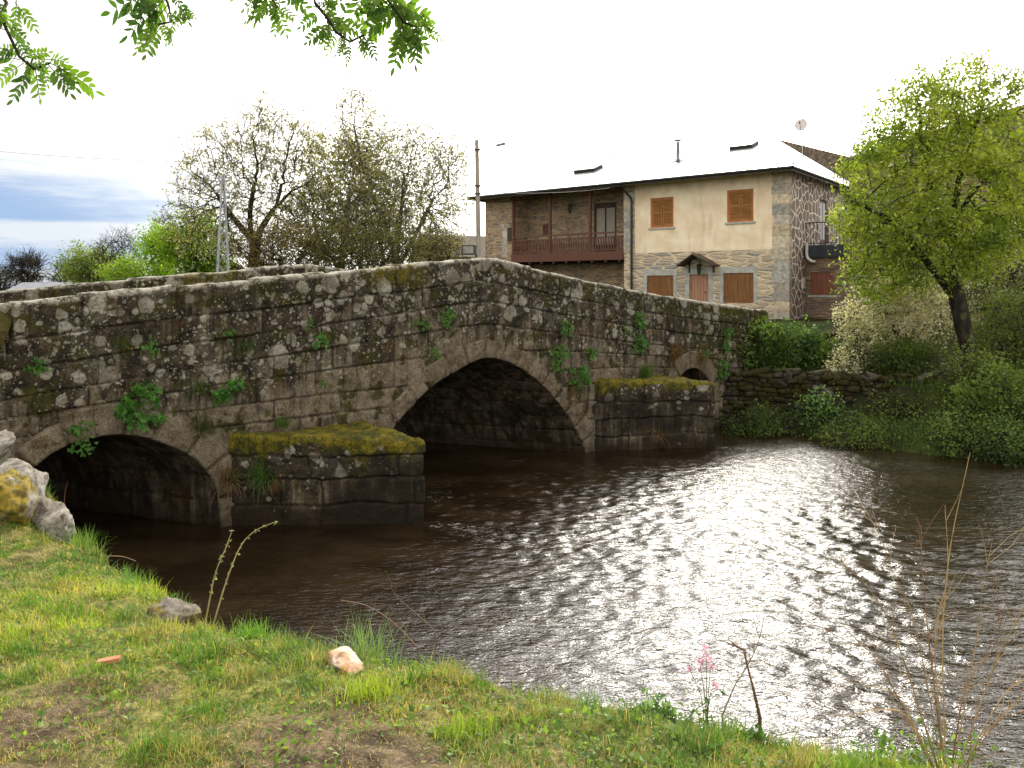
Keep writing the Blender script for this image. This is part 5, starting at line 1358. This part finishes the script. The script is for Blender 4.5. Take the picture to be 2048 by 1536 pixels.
# ------------------------------------------------------------------ grass on the near bank (uncountable: one object each)
def near_grass():
    r = np.random.default_rng(81); N = 480000
    # denser towards the viewer, only on the bank
    y = 2.2+(r.random(N)**1.5)*6.6; x = r.uniform(-1, 1, N)*(.70*y+.35)
    ins = inpoly(x, y, RIVER); dn = dpoly(x, y, NEAR); ok = ((~ins) | (dn < .07)) & (y < 8.6)
    s_ = (x-A0[0])*BN[0]+(y-A0[1])*BN[1]; ok &= s_ > .1
    x, y, dn = x[ok], y[ok], dn[ok]
    tu = turf(x, y); n1 = fbm(x*2.1+3, y*2.1, oct=3, seed=91); n2 = fbm(x*6, y*6, oct=3, seed=92); n3 = fbm(x*1.1, y*1.1, oct=3, seed=93)
    dens = (.22+.78*tu)*(.35+.65*ss(.36, .54, n2))*(.35+.65*ss(.34, .46, fbm(x*3.7+5, y*3.7, oct=3, seed=99))); k = r.random(len(x)) < dens; x, y, dn, tu, n1, n2, n3 = [q[k] for q in (x, y, dn, tu, n1, n2, n3)]
    tuft = ss(.52, .66, n2)
    L = .017+.020*tu+.060*tuft*tu*ss(.3, .75, r.random(len(x)))+.055*ss(.22, .02, dn)*r.random(len(x))**1.2
    P = np.stack([x, y, terrain(x, y)-.004], 1)
    V, Q, T = blades(P, r, L, 0.0034+.0009*np.clip(y-2.5, 0, 4), .55, .45)
    g1 = np.array((.11, .22, .022)); g2 = np.array((.30, .38, .035)); g3 = np.array((.50, .37, .13)); g4 = np.array((.075, .165, .035))
    a = ss(.42, .70, n1)[:, None]; c = g1*(1-a)+g2*a
    b = np.clip(ss(.44, .58, n3)*ss(.62, .42, n2)+.9*ss(.55, .64, fbm(x*4.3, y*4.3, oct=3, seed=98)), 0, 1)[:, None]; c = c*(1-.55*b)+g3*.55*b
    d = (ss(.55, .68, fbm(x*1.9+20, y*1.9, oct=3, seed=95)))[:, None]; c = c*(1-.8*d)+g4*.8*d
    dry = (r.random(len(x)) < .13+.38*(1-tu))[:, None]; c = np.where(dry, g3*r.uniform(.5, 1.1, len(x))[:, None], c)
    c = c*r.uniform(.55, 1.5, len(x))[:, None]
    o = mk('grass', V, [Q, T], M_GRASS, cols=np.repeat(c, 7, 0)); tag(o, 'short spring turf of green, yellow and straw blades on the near bank', 'grass', kind='stuff')
    # small flat weeds
    n = 46000; y = 2.3+(r.random(n)**1.3)*5; x = r.uniform(-1, 1, n)*(.70*y+.3); ok = (~inpoly(x, y, RIVER)) & (fbm(x*2.4+9, y*2.4, oct=3, seed=97) > .45); x, y = x[ok], y[ok]
    tu = turf(x, y); k = r.random(len(x)) < .45+.55*tu; x, y = x[k], y[k]
    P = np.stack([x, y, terrain(x, y)+r.uniform(.004, .03, len(x))], 1); v, f = leaf_cards(P, .019*r.uniform(.6, 1.5, len(P)), r, .7, .7)
    o = mk('weeds', v, [f], M_LEAF, cols=tints(len(P), (.06, .13, .025), (.22, .30, .05), r)); tag(o, 'tiny clover and weed leaves between the turf blades', 'weeds', kind='stuff')
    # clippings and dead bits lying on the mud
    n = 18000; y = 2.2+r.random(n)**1.3*3.2; x = r.uniform(-1, 1, n)*(.70*y+.3); ok = ~inpoly(x, y, RIVER); x, y = x[ok], y[ok]
    P = np.stack([x, y, terrain(x, y)+.004], 1); v, f = leaf_cards(P, .030, r, .12, 2.0)
    o = mk('litter', v, [f], M_LEAF, cols=tints(len(P), (.16, .11, .06), (.42, .33, .19), r)); tag(o, 'dead straw and clippings strewn over bare soil', 'litter', kind='stuff')
near_grass()
# taller tufts that stand out along the edge of the bank
for i, (lab, px, py, Y, n, L, cc) in enumerate([
    ('rounded fresh green tuft at the bank edge, left of the quartzite stone', 508, 1262, 4.15, 260, .13, ((.09, .22, .02), (.22, .38, .05))),
    ('tall grass tuft right behind the quartzite stone', 735, 1290, 3.95, 170, .26, ((.10, .20, .05), (.24, .34, .12))),
    ('bright yellow-green tuft in the middle of the lawn', 738, 1415, 3.2, 380, .10, ((.20, .28, .02), (.38, .44, .05))),
    ('grass overhanging the water left of the jutting stone', 275, 1165, 5.55, 190, .17, ((.08, .20, .03), (.2, .34, .07))),
    ('grass overhanging the water below the flat whitish stone', 170, 1075, 6.7, 190, .2, ((.10, .22, .03), (.24, .36, .07))),
    ('grass fringe left of the pink flower', 1190, 1395, 3.4, 240, .12, ((.09, .2, .03), (.2, .34, .08))),
    ('dark tuft right of the dead stalk', 1565, 1455, 3.05, 200, .12, ((.06, .16, .04), (.14, .28, .08))),
    ('yellowish tuft at the lower right, under the leafless twigs', 1700, 1515, 2.72, 260, .11, ((.14, .26, .03), (.28, .40, .06))),
    ('straw-coloured tuft left of the quartzite stone', 640, 1325, 3.7, 300, .08, ((.30, .24, .07), (.46, .38, .14))),
    ('lime-green tuft near the bottom edge in the middle', 925, 1475, 2.92, 300, .08, ((.18, .28, .02), (.34, .44, .05)))]):
    p = at(px, py, Y); p[2] = tz(p[0], p[1])-.01; r = np.random.default_rng(800+i); o = empty('grass_tuft', p, lab, 'grass tuft')
    P = p+np.stack([r.normal(0, .055, n), r.normal(0, .045, n), 0*np.arange(n)], 1); P[:, 2] = terrain(P[:, 0], P[:, 1])-.01; P[:, 2] = np.maximum(P[:, 2], p[2]-.07)
    V, Q, T = blades(P, r, L, .0042, .5, .4); mk('blades', V, [Q, T], M_GRASS, o, cols=tints(n, *cc, r, 7))

# ------------------------------------------------------------------ stems along the bank
def bramble():
    r = np.random.default_rng(5)
    for lab, pts, Y in (('long arching bramble shoot with leaf buds, taller of the two at the bank edge', [(428, 1245), (452, 1165), (480, 1095), (510, 1062), (550, 1044)], 4.5),
                        ('straighter bramble shoot left of the long arching one', [(412, 1238), (430, 1150), (452, 1095), (464, 1062)], 4.52)):
        P, _ = crom([at(a, b, Y) for a, b in pts], .03); o = empty('bramble_shoot', P[0], lab, 'shoot')
        MB().tube(np.vstack([P[0]-[0, 0, .15], P]), np.linspace(.0055, .0025, len(P)+1), 6).build('stem', simple('tan_stem', (.34, .26, .13), .7), o)
        k = np.linspace(5, len(P)-1, 11).astype(int); Q = np.repeat(P[k], 4, 0)+r.normal(0, .003, (44, 3)); v, f = leaf_cards(Q, .019, r, .6, .2)
        mk('leaves', v, [f], M_LEAF, o, cols=tints(len(Q), (.12, .17, .06), (.26, .3, .12), r))
bramble()
def bare_stem(name, label, pts, Y, r0=.004, col=(.20, .13, .08), twigs=0, seed=1, cat='twig'):
    r = np.random.default_rng(seed); P, _ = crom([at(a, b, Y) for a, b in pts], .03); b = MB()
    P = np.vstack([[P[0][0], P[0][1], min(P[0][2], tz(P[0][0], P[0][1]))-.03], P]); b.tube(P, np.linspace(r0, r0*.4, len(P)), 5)
    for i in range(twigs):
        k = r.integers(len(P)//4, len(P)); d = unit(r.normal(size=3)+np.array([0, -.2, .8])); l = r.uniform(.04, .13); b.tube([P[k], P[k]+d*l*.5+r.normal(0, .006, 3), P[k]+d*l], [r0*.5, r0*.4, r0*.2], 4)
    o = b.build(name, simple('stem_'+label[:12].replace(' ', '_'), col, .8)); return tag(o, label, cat)
bare_stem('dead_twig', 'thin dead twig arching left over the dark water', [(835, 1295), (790, 1248), (735, 1212), (680, 1200)], 3.95, .004, (.17, .10, .07))
bare_stem('dead_twig', 'fine dead twig leaning over the water right of the arching one', [(870, 1262), (830, 1225), (790, 1190), (782, 1165)], 3.9, .003, (.13, .09, .05), 5, 3)
bare_stem('dead_twig', 'short dry twig poking over the water near the flat stone', [(215, 1112), (245, 1113), (272, 1122)], 6.2, .005, (.3, .22, .14))
bare_stem('dead_stalk', 'thick broken brown stalk standing right of the pink flower', [(1520, 1435), (1505, 1370), (1493, 1325), (1490, 1300)], 3.1, .008, (.16, .085, .045), 3, 4, 'stalk')
bare_stem('dead_twig', 'thin forked dead twig left of the thick broken stalk', [(1445, 1430), (1470, 1370), (1490, 1340), (1515, 1290), (1528, 1235)], 3.12, .0035, (.22, .17, .10), 7, 6)
bare_stem('dead_twig', 'thin reddish sapling stem in the dark arch beside the rocks', [(128, 1010), (130, 985), (136, 962)], 7.2, .006, (.08, .035, .02))
def bare_shrub():
    """leafless willow shoots in the lower right corner"""
    r = np.random.default_rng(14); Y = 2.75; base = at(1895, 1545, Y); base[2] = tz(base[0], base[1])-.05
    o = empty('willow_shoots', base, 'clump of slender leafless willow shoots in the lower right corner', 'shrub')
    ends = [((1900, 1500), (1885, 1300), (1900, 1100), (1940, 905)), ((1890, 1500), (1830, 1250), (1780, 1130), (1745, 1020)), ((1880, 1500), (1760, 1330), (1690, 1280), (1600, 1235)), ((1870, 1510), (1800, 1400), (1720, 1370), (1640, 1340)),
            ((1910, 1500), (1990, 1330), (2030, 1250), (2075, 1150)), ((1900, 1500), (1860, 1300), (1845, 1150), (1842, 1050)), ((1920, 1510), (2000, 1400), (2060, 1350), (2120, 1290)), ((1900, 1490), (1950, 1300), (1965, 1180), (1985, 1080)),
            ((1905, 1520), (1990, 1450), (2060, 1420), (2120, 1405)), ((1895, 1490), (1870, 1290), (1895, 1150), (1890, 1010)), ((1880, 1500), (1800, 1300), (1740, 1180), (1660, 1110)), ((1905, 1500), (1930, 1380), (1985, 1300), (2010, 1210)), ((1885, 1510), (1820, 1440), (1750, 1420), (1690, 1440)), ((1910, 1515), (1960, 1480), (2040, 1390), (2060, 1290))]
    for i, e in enumerate(ends):
        Yi = Y+r.uniform(-.15, .2); P, _ = crom([base]+[at(a, b, Yi) for a, b in e[1:]], .03); b = MB(); r0 = r.uniform(.0022, .0042) if i else .003
        b.tube(P, np.linspace(r0, .0011, len(P)), 5)
        for k in range(9 if i not in (0,) else 3):
            j = r.integers(len(P)//4, len(P)-1); d = unit(unit(P[j+1]-P[j])+r.normal(0, .45, 3)); l = r.uniform(.05, .22); q = P[j]+d*l; b.tube([P[j], P[j]+d*l*.5+r.normal(0, .008, 3), q], [.0014, .0011, .0007], 3)
        b.build('stem', simple('willow_bark_%d' % (i % 3), [(.36, .25, .11), (.27, .18, .08), (.24, .13, .065)][i % 3], .7), o)
    # a few leaves at the foot
    n = 220; Q = base+np.stack([r.normal(-.06, .10, n), r.normal(0, .06, n), r.uniform(.02, .22, n)], 1); v, f = leaf_cards(Q, .028, r, .5, .3); mk('leaves', v, [f], M_LEAF, o, cols=tints(n, (.06, .13, .03), (.18, .28, .07), r))
bare_shrub()
def pink_flower():
    r = np.random.default_rng(8); Y = 3.15; base = at(1412, 1440, Y); base[2] = tz(base[0], base[1])-.03
    o = empty('pink_flower', base, 'pink-violet wildflower on thin stems at the water edge', 'flower')
    b = MB(); tips = [(1412, 1302), (1380, 1340), (1400, 1330), (1421, 1335), (1428, 1370), (1412, 1318)]
    for a, c in tips:
        P, _ = crom([base, at(1414+(a-1414)*.3, 1400, Y), at(a, c, Y)], .03); b.tube(P, np.linspace(.0026, .0014, len(P)), 4)
    b.build('stem', simple('green_stem', (.10, .14, .03)), o)
    for a, c in tips:
        P = np.repeat(at(a, c, Y)[None]+r.normal(0, .008, (3, 3)), 4, 0); v, f = leaf_cards(P, .017, r, .85, .1); mk('blossom', v, [f], M_LEAF, o, cols=tints(len(P), (.46, .24, .46), (.70, .46, .68), r))
    n = 40; Q = base+np.stack([r.normal(-.02, .05, n), r.normal(0, .03, n), r.uniform(.02, .16, n)], 1); v, f = leaf_cards(Q, .03, r, .5, .3); mk('leaves', v, [f], M_LEAF, o, cols=tints(n, (.07, .15, .04), (.18, .3, .09), r))
pink_flower()
def edge_weed(label, px, py, Y, w, h, n, seed, cc, dais=0):
    r = np.random.default_rng(seed); base = at(px, py, Y); base[2] = tz(base[0], base[1])-.02; o = empty('weed_clump', base, label, 'weed')
    b = MB(); P = []
    for i in range(14):
        e = base+np.array([r.normal(0, w), r.normal(0, w*.5), r.uniform(.3, 1)*h]); m = (base+e)/2+np.array([0, 0, h*.12]); b.tube([base, m, e], [.0025, .002, .001], 4)
        for t in r.uniform(.3, 1.05, n//14): P.append(m+(e-m)*(2*t-1) if t > .5 else base+(m-base)*2*t)
    b.build('stem', simple('green_stem', (.10, .14, .03)), o); P = np.array(P)+r.normal(0, .012, (len(P), 3)); v, f = leaf_cards(P, .032, r, .5, .3); mk('leaves', v, [f], M_LEAF, o, cols=tints(len(P), *cc, r))
    if dais:
        D = base+np.stack([r.normal(0, w*1.3, dais), r.normal(0, w*.6, dais), r.uniform(.4, 1, dais)*h], 1); D = np.repeat(D, 6, 0); v, f = leaf_cards(D, .011, r, .6, 1.5); mk('petals', v, [f], M_LEAF, o, cols=tints(len(D), (.6, .6, .52), (.75, .74, .66), r))
edge_weed('leafy weed clump left of the pink flower stems', 1345, 1435, 3.18, .10, .15, 190, 31, ((.07, .15, .04), (.17, .28, .08)))
edge_weed('white-flowered weed clump under the pink flower', 1290, 1425, 3.25, .09, .12, 120, 32, ((.09, .18, .05), (.2, .32, .1)), 14)
edge_weed('dark weed clump at the foot of the broken stalk', 1505, 1460, 3.02, .07, .11, 140, 33, ((.05, .13, .03), (.13, .24, .06)), 6)
edge_weed('small weed clump leaning out beyond the tall tuft behind the quartzite stone', 880, 1318, 3.8, .09, .10, 130, 34, ((.09, .17, .05), (.2, .3, .1)))
edge_weed('weed clump below the willow shoots on the lower right', 1770, 1490, 2.82, .09, .12, 160, 35, ((.06, .15, .03), (.16, .28, .06)))

# ------------------------------------------------------------------ rowan tree whose branch ends hang into the picture
def rowan():
    r = np.random.default_rng(9); Y = 2.25; base = np.array([-2.7, .9, 1.56])
    o = empty('rowan_tree', base, 'rowan tree whose fresh pinnate leaves hang into the top of the picture', 'tree')
    T, _ = crom([base-[0, 0, .1], base+[.05, 0, 1.2], base+[.0, .1, 2.4], base+[.2, .2, 3.3]], .15); MB().tube(T, np.linspace(.10, .06, len(T)), 10).build('trunk', M_BARKG, o, smooth=True)
    top = T[-1]
    Br = {  # branch ends in photo columns/rows at distance Y: polyline, then leaf list (px, py, angle deg in picture, length px)
     0: ([(-40, -60), (0, 45), (22, 90), (45, 132), (62, 146), (100, 136)], [(20,75,200,70),(40,130,205,85),(48,136,150,70),(62,146,110,75),(70,146,60,80),(100,136,25,105),(95,138,55,85),(45,125,330,60),(35,100,170,60),(62,146,340,55),(10,60,20,65),(-10,20,60,60),(30,15,50,60)]),
     1: ([(300, -70), (325, -10), (338, 30), (346, 48), (330, 62), (315, 60)], [(322,62,95,75),(315,60,120,70),(335,60,60,55),(330,10,150,110),(320,-5,165,130),(340,35,25,60),(345,45,350,45),(300,-20,135,95),(335,20,140,80),(350,0,50,60),(270,-15,110,60)]),
     2: ([(500, -90), (530, -30), (545, 15), (552, 25)], [(548,20,60,65),(545,18,150,80),(550,22,20,60),(535,-10,165,75),(530,-15,120,75),(552,25,95,50),(560,-20,40,80),(520,-40,150,70)]),
     3: ([(600, -90), (620, -10), (645, 35), (672, 72), (700, 93), (715, 92), (730, 78)], [(645,35,175,60),(660,60,150,65),(672,72,120,50),(700,93,100,45),(690,85,80,40),(730,78,60,50),(715,90,40,40),(640,25,40,80),(660,50,20,75),(625,0,160,60),(632,10,10,90),(700,92,140,40),(655,45,100,55)]),
     4: ([(720, -90), (770, 5), (800, 42), (820, 60), (838, 66)], [(838,66,20,50),(832,66,75,60),(815,58,110,90),(800,42,95,80),(790,30,130,75),(825,62,100,75),(800,40,150,85),(780,15,40,110),(770,5,60,100),(760,-10,110,105),(838,64,340,45),(790,20,10,90),(760,-20,20,110),(745,-40,140,95),(810,45,50,75),(780,10,165,85)])}
    V = []; F = []; C = []; nv = 0
    for k, (pl, leaves) in Br.items():
        Yk = Y+(k % 3)*.12; end = [at(a, b-10, Yk) for a, b in pl]
        L, _ = crom([top-[0, 0, .6], (top+end[0])/2+np.array([0, 0, .35])]+end, .05)
        L[:, :] += r.normal(0, .0025, L.shape); n = len(L); b = MB().tube(L, np.linspace(.022, .0034, n), 6); b.build('branch', M_BARK, o, smooth=True); lv = MB()
        leaves = leaves+[(a+r.normal(0, 9), b-r.uniform(4, 22), an+r.normal(0, 40), ln*r.uniform(.6, .9)) for a, b, an, ln in leaves]
        for (px, py, an, ln) in leaves:
            ln *= .84; p = at(px, py-10, Yk); s_ = Yk/FPX; an = math.radians(an+r.normal(0, 8)); dpt = r.normal(0, .35)
            d = unit(np.array([math.cos(an), dpt, -math.sin(an)])); w = unit(np.cross(d, np.array([r.normal(0, .3), 1, r.normal(0, .3)])+0)); q = np.cross(d, w); l = ln*s_
            ts = np.linspace(0, 1, 8); ra = np.array([p+d*l*t+np.array([0, 0, -.18*l*t*t]) for t in ts]); lv.tube(ra, np.linspace(.0016, .0008, 8), 4)
            g = r.uniform(0, 1); col = np.array((.04, .10, .012))*(1-g)+np.array((.16, .28, .025))*g
            for i in range(2, 8):
                for sd in (-1, 1) if i < 7 else (0,):
                    fl = .34*l*(.75+.25*math.sin(i/7*math.pi))*r.uniform(.85, 1.1); fd = unit(d*(.62 if sd else 1)+w*sd*.8+q*r.normal(0, .25)); fw = unit(np.cross(fd, q+r.normal(0, .25, 3))); fq = np.cross(fd, fw)
                    b0 = ra[i]; tt = np.array([0, .22, .5, .78, 1.0]); ww = np.array([0.02, .8, 1.0, .68, .0])*fl*.20; rows = []
                    for t, wd in zip(tt, ww):
                        c = b0+fd*fl*t-np.array([0, 0, .12*fl*t*t]); rows += [c-fw*wd+fq*wd*.35, c, c+fw*wd+fq*wd*.35]
                    V += rows
                    for j in range(4):
                        for m in (0, 1): F.append([nv+j*3+m, nv+j*3+m+1, nv+(j+1)*3+m+1, nv+(j+1)*3+m])
                    C += [col*r.uniform(.85, 1.15)]*15; nv += 15
        lv.build('leaf_stalks', simple('green_stem', (.10, .14, .03)), o)
    mk('leaves', V, [np.array(F)], M_LEAF, o, cols=np.array(C), smooth=True)
rowan()

# ------------------------------------------------------------------ sky, sun, camera
SUN_AZ, SUN_EL = math.radians(17), math.radians(31)
sd = np.array([math.sin(SUN_AZ)*math.cos(SUN_EL), math.cos(SUN_AZ)*math.cos(SUN_EL), math.sin(SUN_EL)])
w = bpy.data.worlds.new('World'); sc.world = w; w.use_nodes = True; nt = w.node_tree; nt.nodes.clear()
class WT(NT):
    def __init__(s, t): s.t = t
t = WT(nt)
dirv = t.n('ShaderNodeTexCoord').outputs['Generated']
sky = t.n('ShaderNodeTexSky', sky_type='NISHITA', sun_disc=False, sun_elevation=SUN_EL, sun_rotation=SUN_AZ, altitude=900).outputs[0]
bg1 = t.n('ShaderNodeBackground', {'Color': sky, 'Strength': .10}).outputs[0]
def dot(v): return t.n('ShaderNodeVectorMath', {0: dirv, 1: tuple(v)}, operation='DOT_PRODUCT').outputs['Value']
cs = t.math('MAXIMUM', dot(sd), 0.0)
glow = t.math('ADD', t.math('MULTIPLY', t.math('POWER', cs, 7.0), 5.6), t.math('MULTIPLY', t.math('POWER', cs, 24.0), 14.0))
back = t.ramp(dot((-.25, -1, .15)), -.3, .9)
nz = t.noise(t.scale(dirv, 1, 1, 2.6), 2.6, 6, .6, .3)
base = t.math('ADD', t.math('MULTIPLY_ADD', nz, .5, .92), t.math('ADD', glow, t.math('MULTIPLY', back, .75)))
# blue-grey cloud bank low in the left of the view
el = t.sep(dirv)
px_ = t.math('SUBTRACT', t.math('DIVIDE', el[0], t.math('MAXIMUM', el[1], .05)), -.80)
pz_ = t.math('SUBTRACT', t.math('DIVIDE', el[2], t.math('MAXIMUM', el[1], .05)), .065)
rr = t.math('SQRT', t.math('ADD', t.math('POWER', t.math('DIVIDE', px_, .46), 2.0), t.math('POWER', t.math('DIVIDE', pz_, .145), 2.0)))
rr = t.math('ADD', rr, t.math('MULTIPLY', t.math('SUBTRACT', t.noise(t.scale(dirv, 1.5, 1.5, 9), 3.5, 5, .6), .5), .9))
patch = t.ramp(rr, 1.2, .35)
patch = t.math('MULTIPLY', patch, t.ramp(el[1], .05, .3))
streak = t.ramp(t.noise(t.scale(dirv, 1.2, 1.2, 17), 2.2, 5, .6), .42, .62)
bl = t.mix(streak, (.40, .57, .86), (.84, .90, .98))
ccol = t.mix(1.0, (1, .965, .90), (1, 1, 1), 'MULTIPLY')
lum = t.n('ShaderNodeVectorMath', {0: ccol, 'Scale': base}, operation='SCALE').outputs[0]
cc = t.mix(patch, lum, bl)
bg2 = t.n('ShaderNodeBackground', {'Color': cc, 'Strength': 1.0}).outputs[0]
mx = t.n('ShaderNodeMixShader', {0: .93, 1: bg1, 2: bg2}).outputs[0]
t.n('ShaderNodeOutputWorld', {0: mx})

L = bpy.data.lights.new('sun', 'SUN'); L.energy = 1.5; L.angle = math.radians(10); L.color = (1, .92, .78)
so = bpy.data.objects.new('sun', L); COL.objects.link(so); so.rotation_euler = Vector(-sd).to_track_quat('-Z', 'Y').to_euler(); so.location = (10, 40, 30)

cam = bpy.data.cameras.new('camera'); co = bpy.data.objects.new('camera', cam); COL.objects.link(co)
co.location = (0, 0, EYE); co.rotation_euler = (math.pi/2, 0, 0)
cam.sensor_width = 36; cam.lens = 36*FPX/2048; cam.shift_y = -(768-HZ)/2048; cam.clip_start = .05; cam.clip_end = 6000
sc.camera = co
sc.view_settings.view_transform = 'Standard'; sc.view_settings.look = 'None'; sc.view_settings.exposure = 0; sc.view_settings.gamma = 1
sc.cycles.use_denoising = True; sc.cycles.max_bounces = 6; sc.cycles.transparent_max_bounces = 4; sc.cycles.sample_clamp_indirect = 6; sc.cycles.caustics_reflective = False; sc.cycles.caustics_refractive = False
